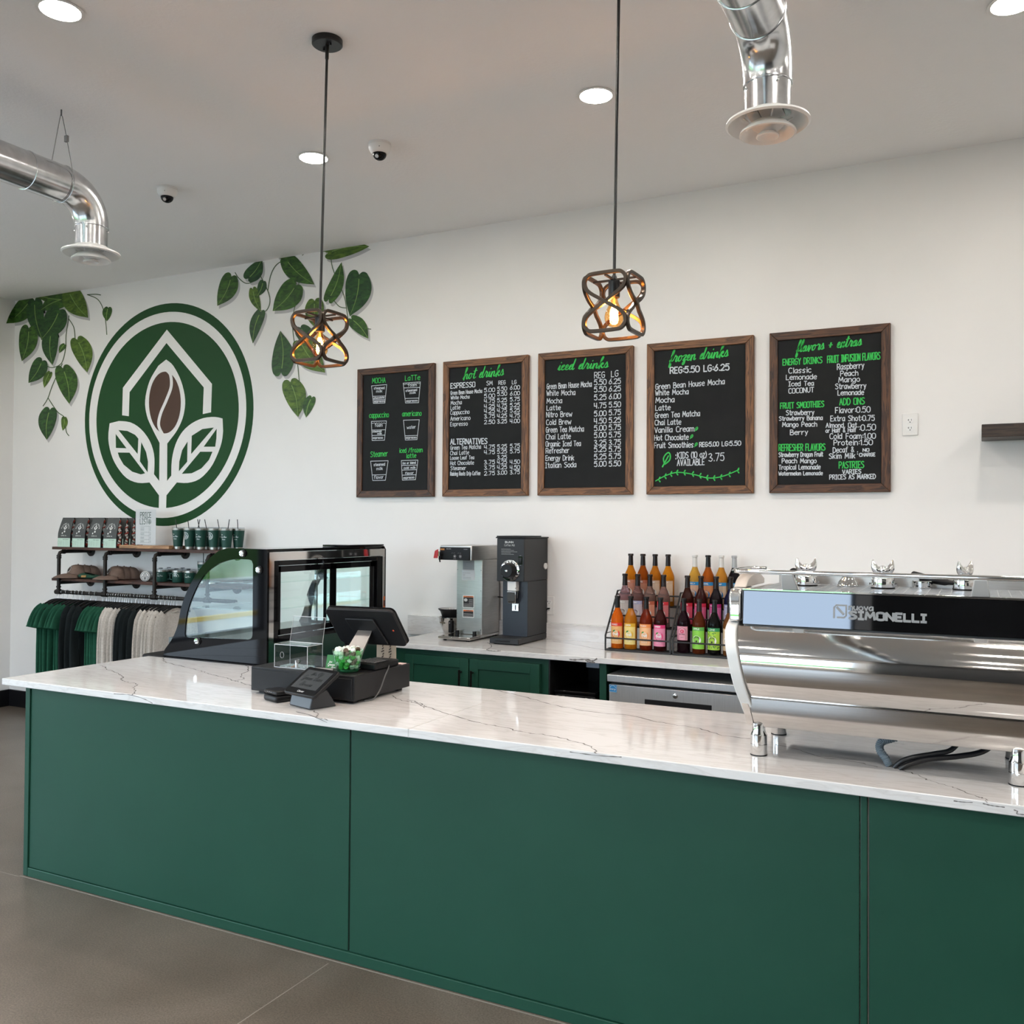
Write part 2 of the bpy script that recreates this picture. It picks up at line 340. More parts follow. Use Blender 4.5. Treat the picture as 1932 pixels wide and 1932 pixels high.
# ------------------------------------------------------------------ the room
T = .15
def wall_with_holes(name, u0, u1, holes, place):
    """place(u0,u1,z0,z1) gives one box of a wall"""
    mb = MB(); z = (0, WZ0, WZ1, H)
    place(mb, u0, u1, 0, WZ0); place(mb, u0, u1, WZ1, H); u = u0
    for a, b in sorted(holes): place(mb, u, a, WZ0, WZ1); u = b
    place(mb, u, u1, WZ0, WZ1); return mb
struct('wall_back', MB().box(-T, RX+T, 0, T, 0, H), wall_m)
struct('wall_left', wall_with_holes('l', FY, 0, LEFT_WIN, lambda mb, a, b, c, d: mb.box(-T, 0, a, b, c, d)), wall_m)
struct('wall_front', wall_with_holes('f', 0, 6.9, FRONT_WIN, lambda mb, a, b, c, d: mb.box(a, b, FY-T, FY, c, d)), wall_m)
dark_wall = mat('dark_accent_paint', (.045, .047, .05), .6)
struct('wall_front_accent', MB().box(6.9, RX+T, FY-T, FY, 0, H), dark_wall)
struct('wall_right', MB().box(RX, RX+T, FY, 0, 0, H), wall_m)
struct('ceiling', MB().box(-T, RX+T, FY-T, T, H, H+.15), ceil_m)
struct('floor', MB().box(-T, RX+T, FY-T, T, -.15, 0), conc)
jl = MB()
for x in (2.80, 5.65, 8.5): jl.box(x-.002, x+.002, FY, -2.60 if x > 3.6 else -.02, 0, .0005)
jl.box(.02, 3.83, -2.587, -2.584, 0, .0005).box(3.83, RX, -2.578, -2.572, 0, .0005).box(.02, RX, -5.404, -5.400, 0, .0005)
struct('trim_1', jl, joint_m)
cove = mat('cove_base_rubber', (.006, .006, .007), .35)
struct('baseboard_back', MB().box(.012, 3.85, -.012, 0, 0, .15), cove, bev=.004)
struct('baseboard_left', MB().box(0, .012, FY, 0, 0, .15), cove, bev=.004)
win_m = mat('window_frame_metal', (.02, .02, .022), .4)
k = 1
for a, b in FRONT_WIN:
    mb = MB(); y0, y1 = FY-.10, FY-.04
    for p in ((a, a+.05, WZ0, WZ1), (b-.05, b, WZ0, WZ1), (a, b, WZ0, WZ0+.05), (a, b, WZ1-.05, WZ1)): mb.box(p[0], p[1], y0, y1, p[2], p[3])
    struct('window_%d' % k, mb, win_m); k += 1
for a, b in LEFT_WIN:
    mb = MB()
    for p in ((a, a+.05, WZ0, WZ1), (b-.05, b, WZ0, WZ1), (a, b, WZ0, WZ0+.05), (a, b, WZ1-.05, WZ1), (a, b, 2.3, 2.34)): mb.box(-.10, -.04, p[0], p[1], p[2], p[3])
    struct('window_%d' % k, mb, win_m); k += 1
# outside: kerb, road and grass seen only as reflections
asph = mat('asphalt', (.30, .31, .32), .8); grass = noisy('grass', [(.3, (.07, .20, .03)), (.7, (.14, .32, .06))], s=8, rough=.9)
struct('terrain_road', MB().box(-34, 40, -44, 14, -.25, -.16), asph)
for nm, p in (('terrain_lawn', (-60, -15, -44, 14, -.25, .9)), ('terrain_verge', (-15, 40, -60, -26, -.25, .9))): struct(nm, MB().box(*p), grass)
yel = mat('yellow_kerb_paint', (.75, .47, .04), .6)
struct('trim_2', MB().box(-5.2, -5.1, -30, 10, -.16, -.08).box(-5.1, 40, -14.18, -14.1, -.16, -.02), yel)
# ------------------------------------------------------------------ painted mural on the back wall
def wallpt(u, v, off):
    """paint lies on the back wall and wraps on to the left wall and the ceiling"""
    p = ony(u, v, 0)
    return Vector((max(p.x, .001), -off, min(p.z, H-.002)))
def sidept(u, v, off): p = onx(u, v, 0); return Vector((off, min(p.y, -.001), min(p.z, H-.002)))
def M1(x, y, off): return wallpt(x/2.76, 440+y/2.76, off)
mg = mat('mural_green', (.013, .062, .019), .55, spec=.2); mbn = mat('mural_brown', (.060, .024, .011), .5); mw = wall_m
logo = thing('wall_mural', 'large round green mural of a bean, house outline and two leaves on white wall', 'mural', (1.915, -.001, 1.64))
def ell(cx, cz, rx, rz, y, n=96): return [Vector((cx+rx*math.cos(2*PI*i/n), y, cz+rz*math.sin(2*PI*i/n))) for i in range(n)]
E0 = (1.9075, 2.547, .9515, .91); E1 = (1.898, 2.545, .889, .8425); E2 = (1.905, 2.544, .804, .76)
obj('green_ring', MB().ringprism(ell(*E0, -.0002), ell(*E1, -.0002), (0, -.0012, 0)), mg, logo)
obj('green_disc', MB().prism(ell(*E2, -.0002), (0, -.0012, 0)), mg, logo)
def flat(name, pts, m, off, sm=False, par=None):
    if sm: pts = smoothpts(pts, 5, True)
    return obj(name, MB().poly([M1(x, y, off) for x, y in pts]), m, par or logo)
flat('house_outline', [(870, 502), (1105, 785), (1100, 933), (1057, 942), (1062, 803), (868, 572), (676, 828), (672, 953), (637, 948), (641, 805)], mw, .0022)
drop = smoothpts([(866, 658), (903, 690), (944, 770), (965, 865), (956, 950), (926, 1022), (884, 1080), (872, 1095)], 4) + [(871, 1290)] + smoothpts([(893, 1262), (896, 1180), (915, 1100), (950, 1035), (1000, 990), (1060, 963), (1120, 957), (1160, 965)], 3) + smoothpts([(1163, 1030), (1155, 1090), (1130, 1160), (1095, 1225), (1040, 1280), (980, 1300), (922, 1298)], 3) + [(868, 1365), (866, 1434), (828, 1434), (829, 1365)] + smoothpts([(780, 1298), (720, 1300), (660, 1275), (610, 1215), (580, 1150), (565, 1070), (572, 990)], 3) + smoothpts([(620, 978), (680, 985), (735, 1020), (780, 1080), (803, 1150), (805, 1220), (803, 1255)], 3) + [(830, 1290)] + smoothpts([(832, 1092), (795, 1020), (766, 950), (757, 870), (780, 770), (826, 690)], 4)
flat('sprout', drop, mw, .0022)
for c in ([(618, 1025), (665, 1030), (705, 1050), (722, 1070), (718, 1150)], [(737, 1088), (762, 1140), (772, 1190), (770, 1245), (730, 1188)], [(604, 1045), (605, 1118), (660, 1120)], [(615, 1142), (676, 1143), (757, 1250), (735, 1256), (690, 1242), (645, 1205), (622, 1165)],
          [(1115, 1012), (1055, 1020), (1000, 1055), (997, 1150)], [(978, 1085), (950, 1130), (935, 1190), (933, 1240), (976, 1190)], [(1130, 1018), (1128, 1070), (1122, 1112), (1062, 1112)], [(1044, 1138), (1108, 1138), (1090, 1180), (1050, 1225), (1000, 1250), (948, 1253)]):
    flat('leaf_cell', c, mg, .003)
flat('coffee_bean', [(860+83*math.cos(t*PI/24), 882+161*math.sin(t*PI/24)) for t in range(48)], mbn, .003)
sp = smoothpts([(872, 716), (890, 740), (893, 800), (868, 870), (838, 940), (828, 1000), (848, 1047)], 6)
obj('bean_crease', MB().ribbon(sp, 15, lambda x, y: M1(x, y, .0038)), mw, logo)
# vines: every leaf is a painted heart with a pale midrib
lf = []
for i, (a, b) in enumerate((((.011, .042, .008), (.065, .17, .018)), ((.008, .034, .012), (.036, .12, .022)), ((.024, .066, .006), (.13, .22, .022)))):
    lf.append(noisy('mural_leaf_%d' % i, [(.32, a), (.55, tuple((p+q)/2 for p, q in zip(a, b))), (.74, b)], scale=(9, 9, 22), s=1.6, detail=3, dist=1.0, rough=.5))
rib_m = mat('mural_midrib', (.20, .32, .08), .5); stem_m = mat('mural_stem', (.045, .09, .025), .5); shade_m = mat('mural_leaf_shadow', (.47, .46, .46), .55)
HEART = [(0, .02), (.10, -.06), (.26, -.06), (.40, .04), (.49, .20), (.50, .36), (.45, .54), (.35, .70), (.22, .84), (.09, .95), (0, 1.03)]
def leaf(par, base, tip, wd, k, sh):
    bx, by = base; tx, ty = tip; dx, dy = tx-bx, ty-by; L = math.hypot(dx, dy); ax, ay = dx/L, dy/L; px, py = -ay, ax
    half = smoothpts(HEART, 3); cv = (.06 if k % 2 else -.06)*L
    def q(a, t, ox=0, oy=0): s = cv*math.sin(PI*min(1, max(0, t))); return (bx+px*(a*wd*1.02+s)+ax*t*L+ox, by+py*(a*wd*1.02+s)+ay*t*L+oy)
    out = [q(a, t) for a, t in half] + [q(-a, t) for a, t in half[-2:0:-1]]
    if sh: obj('painted_leaf_shadow', MB().poly([M1(x+9, y+15, .0009) for x, y in out]), shade_m, par)  # the leaf's drop shadow, painted into the mural as an offset grey copy
    lm_ = MB().poly([M1(x, y, .0022+.0002*(k % 7)) for x, y in out])
    if min(x for x, y in out) < 76: lm_.poly([sidept(x/2.76, 440+y/2.76, .002) for x, y in out])   # this leaf turns the corner on to the left wall
    o = obj('leaf', lm_, lf[k % 3], par)
    obj('midrib', MB().ribbon([q(0, t/8) for t in range(1, 9)], [4.4, 4, 3.7, 3.3, 3, 2.6, 2.1, 1.4], lambda x, y: M1(x, y, .0042)), rib_m, o)
def vine(label, leaves, stems, loc):
    t = thing('painted_vine', label, 'mural', loc, None)
    mb = MB()
    for s in stems: mb.ribbon(smoothpts(s, 5), 4.2, lambda x, y: M1(x, y, .0016))
    obj('stem', mb, stem_m, t)
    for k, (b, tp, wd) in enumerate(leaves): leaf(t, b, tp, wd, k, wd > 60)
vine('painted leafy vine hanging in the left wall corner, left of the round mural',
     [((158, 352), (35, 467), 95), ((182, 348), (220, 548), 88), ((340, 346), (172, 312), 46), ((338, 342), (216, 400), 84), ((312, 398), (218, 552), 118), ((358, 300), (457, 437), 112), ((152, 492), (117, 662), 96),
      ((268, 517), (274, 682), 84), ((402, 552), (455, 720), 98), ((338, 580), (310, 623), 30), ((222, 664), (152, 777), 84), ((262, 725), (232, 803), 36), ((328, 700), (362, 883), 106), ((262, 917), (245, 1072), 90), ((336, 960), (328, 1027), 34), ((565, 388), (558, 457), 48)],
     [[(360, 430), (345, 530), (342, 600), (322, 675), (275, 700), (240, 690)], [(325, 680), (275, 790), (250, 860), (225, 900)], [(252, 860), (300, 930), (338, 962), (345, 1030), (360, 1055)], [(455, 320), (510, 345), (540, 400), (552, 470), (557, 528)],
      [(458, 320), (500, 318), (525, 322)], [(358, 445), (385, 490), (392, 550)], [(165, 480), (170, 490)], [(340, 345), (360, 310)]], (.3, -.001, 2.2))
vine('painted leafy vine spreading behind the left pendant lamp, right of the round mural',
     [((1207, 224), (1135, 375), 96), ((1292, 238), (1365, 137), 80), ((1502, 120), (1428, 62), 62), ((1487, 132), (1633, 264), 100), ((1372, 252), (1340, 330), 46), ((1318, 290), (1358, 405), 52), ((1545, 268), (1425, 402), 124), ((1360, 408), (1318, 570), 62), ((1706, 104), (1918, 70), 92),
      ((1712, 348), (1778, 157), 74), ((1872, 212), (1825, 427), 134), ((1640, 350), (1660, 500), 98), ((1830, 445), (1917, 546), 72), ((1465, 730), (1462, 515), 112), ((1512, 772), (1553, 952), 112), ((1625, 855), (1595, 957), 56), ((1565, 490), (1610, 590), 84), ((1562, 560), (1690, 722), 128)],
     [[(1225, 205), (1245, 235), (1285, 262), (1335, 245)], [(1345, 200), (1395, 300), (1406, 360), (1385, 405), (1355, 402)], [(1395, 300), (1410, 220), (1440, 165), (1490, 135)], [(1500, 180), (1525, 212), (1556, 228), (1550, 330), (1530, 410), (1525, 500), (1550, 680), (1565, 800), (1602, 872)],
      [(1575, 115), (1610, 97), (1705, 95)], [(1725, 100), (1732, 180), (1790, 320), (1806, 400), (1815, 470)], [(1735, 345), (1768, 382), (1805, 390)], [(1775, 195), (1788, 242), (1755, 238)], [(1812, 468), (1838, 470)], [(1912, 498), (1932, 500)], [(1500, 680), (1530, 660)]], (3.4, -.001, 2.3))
# ------------------------------------------------------------------ chalkboard menus
def P6(x, y): return (660+x/3.45, 600+y/3.45)
def P7(x, y): return (1200+x/2.6393, 590+y/2.6393)
BX = [3.8578, 4.5761, 5.2943, 6.0302, 6.7675]; BW, BZ0, BZ1 = .647, 1.8525, 2.7737; BY = -.0215
def menu(i, label, mv, mh, Pm, hw=.012):
    x0 = BX[i]; t = thing('chalkboard_menu', label, 'menu board', (x0+BW/2, -.001, BZ0), 'chalkboard menus on the white wall')
    fw = .047; o = MB()
    a, b, c, d = (x0, BZ0), (x0+BW, BZ0), (x0+BW, BZ1), (x0, BZ1); q = lambda p, y: (p[0], y, p[1])
    ai, bi, ci, di = (x0+fw, BZ0+fw), (x0+BW-fw, BZ0+fw), (x0+BW-fw, BZ1-fw), (x0+fw, BZ1-fw)
    for nm, p4, m_ in (('frame_rail', (a, b, bi, ai), mh), ('frame_rail', (d, di, ci, c), mh), ('frame_stile', (a, ai, di, d), mv), ('frame_stile', (b, c, ci, bi), mv)):
        obj(nm, MB().prism([q(p, -.030) for p in p4], (0, .029, 0)), m_, t, bev=.003)
    obj('slate', MB().box(x0+fw-.004, x0+BW-fw+.004, BY+.0015, -.006, BZ0+fw-.004, BZ1-fw+.004), board_m, t)
    W, G = MB(), MB()
    fn = lambda x, z: Vector((x, BY+.0006, z))
    def px(x, y): p = ony(*Pm(x, y), BY); return p.x, p.z
    def put(mb, s, xa, ya, xb, yb, h, wd=.0047, script=False):
        p = px(xa, ya); qq = px(xb, yb); hh = px(xa, ya-h)[1]-p[1]; sl = (qq[1]-p[1])/(qq[0]-p[0])
        put_text(mb, s, lambda x, z: Vector((x, BY+.0006, z+(x-p[0])*sl)), p[0], p[1], qq[0], hh, wd, script)
    def ln(mb, pts, wd=.004): mb.ribbon([px(*p) for p in pts], wd, fn)
    return t, W, G, put, ln, px
def done(t, W, G, Pz=None):
    if W.v: tag(obj('white_lettering', W, chalk_w, t), 'white lettering')
    if Pz: tag(obj('price_lettering', Pz, chalk_w, t), 'white price figures')
    if G.v: tag(obj('green_lettering', G, chalk_g, t), 'green lettering')
# board 1: cups
t, W, G, put, ln, px = menu(0, 'chalkboard menu of six drawn cups, leftmost and smallest in view', frame_dv, frame_dh, P6)
for s, a in (('MOCHA', (146, 424, 231, 420, 32)), ('LaTTe', (360, 408, 455, 402, 32)), ('cappuccino', (127, 650, 252, 645, 33)), ('americano', (342, 640, 465, 635, 32)), ('Steamer', (135, 905, 245, 898, 34)), ('iced /frozen', (323, 877, 472, 872, 28)), ('latte', (368, 912, 430, 908, 28))): put(G, s, *a)
for cup, lines in ((((141, 442), (153, 555), (228, 553), (240, 433)), (510, 533)), (((347, 424), (362, 553), (447, 551), (459, 416)), (455, 524)), (((140, 673), (145, 797), (225, 795), (238, 670)), (730, 765)), (((349, 665), (361, 794), (437, 791), (452, 662)), (767,)),
                   (((135, 932), (149, 1058), (231, 1056), (249, 929)), (1022,)), (((335, 928), (342, 1055), (427, 1052), (443, 925)), (960, 990, 1023))):
    ln(W, list(cup)+[cup[0]])
    for y in lines:
        f0 = (y-cup[0][1])/(cup[1][1]-cup[0][1]); ln(W, [(cup[0][0]+f0*(cup[1][0]-cup[0][0]), y), (cup[3][0]+f0*(cup[2][0]-cup[3][0]), y-3)])
ln(W, smoothpts([(142+i*8, 682+(i % 2)*5) for i in range(13)], 2), .003); ln(W, smoothpts([(349+i*9, 430+(i % 2)*4-i*.6) for i in range(13)], 2), .003)
for s, a in (('steamed', (157, 465, 225, 462, 16)), ('milk', (172, 485, 210, 483, 16)), ('chocolate', (155, 527, 224, 522, 12)), ('espresso', (158, 549, 226, 546, 13)), ('foam', (378, 446, 434, 443, 18)), ('steamed', (364, 480, 436, 474, 14)), ('milk', (390, 495, 428, 491, 13)), ('espresso', (368, 546, 440, 543, 13)),
             ('foam', (163, 708, 211, 706, 20)), ('steamed', (148, 745, 205, 742, 12)), ('milk', (180, 758, 207, 757, 11)), ('espresso', (150, 786, 214, 785, 13)), ('water', (371, 722, 428, 718, 20)), ('espresso', (365, 785, 432, 783, 13)), ('steamed', (156, 964, 228, 960, 18)), ('milk', (174, 990, 213, 988, 18)), ('flavor', (157, 1048, 218, 1044, 20)),
             ('ice or blend', (344, 952, 428, 948, 14)), ('cold milk', (351, 983, 427, 980, 14)), ('flavor', (360, 1018, 415, 1014, 14)), ('espresso', (349, 1047, 418, 1043, 14))): put(W, s, *a, wd=.0034)
done(t, W, G)
# board 2: hot drinks
t, W, G, put, ln, px = menu(1, 'chalkboard menu headed hot drinks with three price columns', frame_v, frame_h, P6)
Pz = MB(); put(G, 'hot drinks', 735, 400, 1000, 372, 72, .0066, True)
put(W, 'ESPRESSO', 656, 458, 814, 448, 32, .0062); put(W, 'ALTERNATIVES', 655, 822, 893, 818, 34, .0066)
for s, a in (('SM', (890, 438, 928, 436, 27)), ('REG', (968, 434, 1012, 430, 24)), ('LG', (1056, 430, 1083, 428, 24)), ('Green Bean House Mocha', (656, 500, 860, 486, 24)), ('White Mocha', (657, 530, 778, 523, 22)), ('Mocha', (657, 566, 727, 560, 25)), ('Latte', (656, 598, 717, 593, 25)), ('Cappuccino', (655, 630, 777, 622, 26)),
             ('Americano', (655, 668, 783, 662, 26)), ('Espresso', (654, 704, 765, 699, 25)), ('Green Tea Matcha', (655, 858, 852, 850, 26)), ('Chai Latte', (654, 892, 774, 887, 25)), ('Loose Leaf Tea', (654, 922, 808, 918, 22)), ('Hot Chocolate', (654, 957, 806, 953, 24)), ('Steamer', (656, 990, 755, 988, 24)), ('Raising Roots Drip Coffee', (654, 1026, 848, 1022, 24))): put(W, s, *a, wd=.0040)
for ys, ps in (((482, 474, 466), '5.00 5.50 6.00'), ((520, 507, 504), '5.00 5.50 6.00'), ((553, 548, 542), '4.75 5.25 5.75'), ((588, 584, 580), '4.25 4.75 5.25'), ((619, 615, 614), '4.25 4.75 5.25'), ((653, 650, 649), '3.75 4.25 4.75'), ((690, 686, 684), '2.50 3.25 4.00'),
               ((853, 850, 846), '4.75 5.25 5.75'), ((887, 883, 880), '4.75 5.25 5.75'), ((0, 920, 0), '- 3.25 -'), ((952, 952, 950), '3.75 4.25 4.50'), ((987, 985, 986), '3.75 4.25 4.50'), ((1024, 1020, 1017), '2.75 3.00 3.75')):
    for (xa, xb), y, s in zip(((875, 943), (960, 1021), (1043, 1105)), ys, ps.split()):
        if s != '-': put(Pz, s, xa, y, xb, y-3, 25, .0045)
done(t, W, G, Pz)
# board 3: iced drinks
t, W, G, put, ln, px = menu(2, 'chalkboard menu headed iced drinks, middle of the five boards', frame_v, frame_h, P6)
Pz = MB(); put(G, 'iced drinks', 1352, 340, 1680, 322, 68, .0072, True)
for s, a in (('REG', (1592, 392, 1658, 388, 38)), ('LG', (1702, 384, 1746, 378, 38)), ('Green Bean House Mocha', (1283, 463, 1573, 446, 34)), ('White Mocha', (1281, 506, 1466, 500, 33)), ('Mocha', (1282, 556, 1380, 553, 32)), ('Latte', (1282, 601, 1370, 598, 30)), ('Nitro Brew', (1279, 646, 1446, 640, 33)), ('Cold Brew', (1279, 696, 1440, 690, 33)),
             ('Green Tea Matcha', (1277, 745, 1522, 738, 34)), ('Chai Latte', (1277, 790, 1436, 786, 33)), ('Organic Iced Tea', (1276, 836, 1502, 832, 32)), ('Refresher', (1276, 881, 1427, 877, 33)), ('Energy Drink', (1275, 928, 1458, 926, 32)), ('Italian Soda', (1272, 976, 1472, 970, 33))): put(W, s, *a)
for ya, yb, ps in ((436, 430, '5.50 6.25'), (482, 478, '5.50 6.25'), (534, 528, '5.25 6.00'), (588, 582, '4.75 5.50'), (640, 633, '5.00 5.75'), (688, 683, '4.50 5.25'), (734, 730, '5.00 5.75'), (780, 778, '5.00 5.75'), (830, 828, '3.25 3.75'), (872, 872, '5.25 5.75'), (921, 918, '5.25 5.75'), (968, 966, '5.00 5.50')):
    s1, s2 = ps.split(); put(Pz, s1, 1591, ya, 1668, ya-4, 34, .0052); put(Pz, s2, 1687, yb, 1762, yb-4, 34, .0052)
done(t, W, G, Pz)
# board 4: frozen drinks
t, W, G, put, ln, px = menu(3, 'chalkboard menu headed frozen drinks with a green vine line at its foot', frame_v, frame_h, P7)
put(G, 'frozen drinks', 165, 247, 458, 217, 58, .0072, True); put(W, 'REG:5.50 LG:6.25', 170, 303, 463, 285, 30, .007)
for s, a in (('Green Bean House Mocha', (97, 382, 440, 355, 26)), ('White Mocha', (96, 412, 260, 405, 25)), ('Mocha', (98, 449, 190, 445, 26)), ('Latte', (97, 487, 170, 484, 25)), ('Green Tea Matcha', (95, 525, 317, 514, 26)), ('Chai Latte', (94, 560, 223, 556, 25)), ('Vanilla Cream', (93, 598, 288, 590, 26)), ('Hot Chocolate', (92, 636, 260, 632, 26)),
             ('Fruit Smoothies', (91, 674, 285, 670, 26)), ('REG:5.00', (316, 668, 411, 664, 22)), ('LG:5.50', (428, 664, 521, 660, 22)), ('KIDS (10 oz)', (206, 726, 350, 720, 30)), ('AVAILABLE', (205, 762, 340, 757, 30)), ('3.75', (362, 740, 438, 736, 38)), (':', (186, 738, 198, 738, 44))): put(W, s, *a, wd=.0050)
def tleaf(cx, cy, h, an, wd=.005):
    c, s = math.cos(an), math.sin(an); tr = lambda a, b: (cx+a*c-b*s, cy+a*s+b*c)
    pts = [tr(a*h*.62, b*h) for a, b in smoothpts([(0, .5), (-.4, .1), (-.3, -.3), (0, -.5), (.35, -.25), (.38, .1), (0, .5)], 4)]
    ln(G, pts, wd); ln(G, [tr(-.1*h, .75*h), tr(.05*h, -.25*h)], wd)
tleaf(153, 726, 62, .35, .008)
for x, y in ((301, 578), (277, 616), (299, 656)): tleaf(x, y, 20, .5, .004)
wv = smoothpts([(97, 838), (150, 810), (210, 795), (290, 806), (360, 823), (430, 815), (512, 782)], 6); ln(G, wv, .006)
for k in range(2, len(wv)-1, 3):
    for sgn in (-1, 1):
        x, y = wv[k]; G.poly([Vector((*(lambda p: (p[0], BY+.0006, p[1]))(px(x+a, y+sgn*b)),)) for a, b in ((0, 0), (4, 10), (10, 16), (12, 8))])
done(t, W, G)
# board 5: flavors + extras
t, W, G, put, ln, px = menu(4, 'chalkboard menu headed flavors + extras, nearest the white outlet', frame_dv, frame_dh, P7)
put(G, 'flavors + extras', 797, 196, 1122, 162, 56, .0066, True)
for s, a in (('ENERGY DRINKS', (731, 262, 926, 250, 30)), ('FRUIT SMOOTHIES', (719, 478, 935, 468, 28)), ('REFRESHER FLAVORS', (711, 688, 941, 685, 32)), ('FRUIT INFUSION FLAVORS', (953, 250, 1215, 231, 34)), ('ADD ONS', (1014, 460, 1137, 455, 32)), ('PASTRIES', (1011, 775, 1134, 772, 32))): put(G, s, *a, wd=.0056)
for s, a in (('Classic', (760, 302, 871, 297, 26)), ('Lemonade', (748, 334, 898, 330, 24)), ('Iced Tea', (760, 366, 884, 362, 22)), ('COCONUT', (760, 402, 885, 395, 24)), ('Strawberry', (748, 510, 886, 508, 24)), ('Strawberry Banana', (713, 537, 928, 533, 20)), ('Mango Peach', (729, 568, 900, 566, 22)), ('Berry', (768, 608, 855, 606, 24)),
             ('Strawberry Dragon Fruit', (711, 718, 930, 715, 21)), ('Peach Mango', (727, 749, 897, 748, 22)), ('Tropical Lemonade', (711, 781, 917, 779, 22)), ('Watermelon Lemonade', (710, 810, 928, 808, 18)), ('Raspberry', (1002, 284, 1135, 275, 28)), ('Peach', (1018, 316, 1105, 312, 25)), ('Mango', (1009, 347, 1113, 342, 25)), ('Strawberry', (993, 380, 1145, 376, 26)), ('Lemonade', (1005, 411, 1133, 408, 24)),
             ('Flavor:0.50', (993, 500, 1165, 495, 28)), ('Extra Shot:0.75', (969, 540, 1187, 537, 26)), ('Almond, Oat.', (946, 572, 1106, 570, 22)), ('or Half & Half', (945, 597, 1096, 593, 20)), (':0.50', (1112, 588, 1192, 584, 30)), ('Cold Foam:1.00', (965, 628, 1192, 626, 26)), ('Protein:1.50', (985, 660, 1177, 658, 26)), ('Decaf &', (981, 697, 1085, 693, 25)), ('Skim Milk', (962, 727, 1090, 724, 25)), (':', (1096, 710, 1103, 710, 26)),
             ('NO', (1130, 691, 1160, 690, 14)), ('CHARGE', (1112, 716, 1190, 714, 16)), ('VARIES', (1028, 803, 1120, 800, 20)), ('PRICES AS MARKED', (964, 830, 1192, 826, 22))): put(W, s, *a, wd=.0046)
done(t, W, G)
# ------------------------------------------------------------------ outlets and floating shelf
def outlet(label, x0, x1, z0, z1, up):
    cx, cz = (x0+x1)/2, (z0+z1)/2; t = thing('wall_outlet', label, 'outlet', (cx, -.001, z0))
    obj('cover_plate', MB().box(x0, x1, -.008, -.0005, z0, z1), white_pl, t, bev=.004)
    for s in (-1, 1):
        c = cz+s*.0215
        r = [Vector((cx+.018*math.cos(a)*1.0, -.0095, c+max(-.0145, min(.0145, .019*math.sin(a))))) for a in [2*PI*i/28 for i in range(28)]]
        o = obj('socket', MB().prism(r, (0, .004, 0)), white_en, t)
        sl = MB().box(cx-.0085, cx-.0060, -.0100, -.009, c-.001, c+.008).box(cx+.0055, cx+.0075, -.0100, -.009, c-.001, c+.008).box(cx-.012, cx-.006, -.0100, -.009, c+.0025, c+.0045).cyl((cx, -.0090, c-.0085), .0028, .001, 12, Matrix.Rotation(PI/2, 3, 'X'))
        obj('slots', sl, ink, o)
    return t
outlet('white duplex outlet on the wall between the right chalkboard and floating shelf', 7.471, 7.551, 2.157, 2.276, 1)
outlet('white outlet low on the wall right behind the black grinder', 5.338, 5.408, 1.085, 1.204, 1)
s = MB().box(7.855, 9.6, -.245, -.004, 2.113, 2.178)
fs_m = wood('dark_float_wood', (.018, .011, .008), (.050, .032, .023), 0, 4)
o = obj('floating_shelf', s, fs_m, bev=.003); tag(o, 'dark wood floating shelf on the wall at the right edge', 'shelf')
# ------------------------------------------------------------------ front counter
CZ = .914; CX0, CYF, CYB = 3.690, -2.587, -1.719
t = thing('counter_base', 'long dark green panelled counter base under the marble-look top', 'counter', (5.6, -2.15, 0))
obj('carcass', MB().box(3.85, 9.6, -2.545, -1.80, .0, .882), mat('carcass_white', (.62, .61, .59), .5), t)
for a, b in ((3.866, 5.709), (5.716, 7.530), (7.556, 9.6)): obj('front_panel', MB().box(a, b, -2.558, -2.546, .042, .881), green, t, bev=.0015)
obj('corner_stile', MB().box(3.833, 3.8635, -2.5645, -2.50, 0, .882), green, t, bev=.002)
obj('joint_stile', MB().box(7.533, 7.5515, -2.5615, -2.53, .042, .882), green, t, bev=.002)
obj('base_rail', MB().box(3.8645, 9.6, -2.5645, -2.53, 0, .040), green, t, bev=.002)
obj('end_panel', MB().box(3.836, 3.8495, -2.50, -1.81, 0, .882), green, t)
def vein(mb, pts, w0, z, rag=.006, seed=1):
    """one crack-like vein through photo points, laid on the stone"""
    rnd = random.Random(seed); P = [onz(u, v, z) for u, v in pts]; P = smoothpts([(p.x, p.y) for p in P], 6)
    P = [(x+rnd.uniform(-rag, rag), y+rnd.uniform(-rag, rag)) for x, y in P]
    mb.ribbon(P, [w0*rnd.uniform(.35, 1.2) for _ in P], lambda x, y: Vector((x, y, z+.0004)))
def fvein(mb, pts, w0, y, seed):
    rnd = random.Random(seed); P = [ony(u, v, y) for u, v in pts]; P = smoothpts([(p.x, p.z) for p in P], 5)
    mb.ribbon(P, [w0*rnd.uniform(.4, 1.3) for _ in P], lambda x, z: Vector((x, y-.0004, z)))
ct = MB().box(CX0, 9.6, CYF, CYB, CZ-.031, CZ)
ctop = obj('countertop', ct, quartz, bev=.003); tag(ctop, 'long white veined quartz countertop on the green front counter', 'countertop')
vn = MB(); S = lambda pts: [(480/1, 0)]
def c5(x, y): return (x/3.863, 1200+y/3.863)
def c6(x, y): return (600+x/1.4505, 1300+y/1.4505)
def c3(x, y): return (300+x/3.864, 1000+y/3.864)
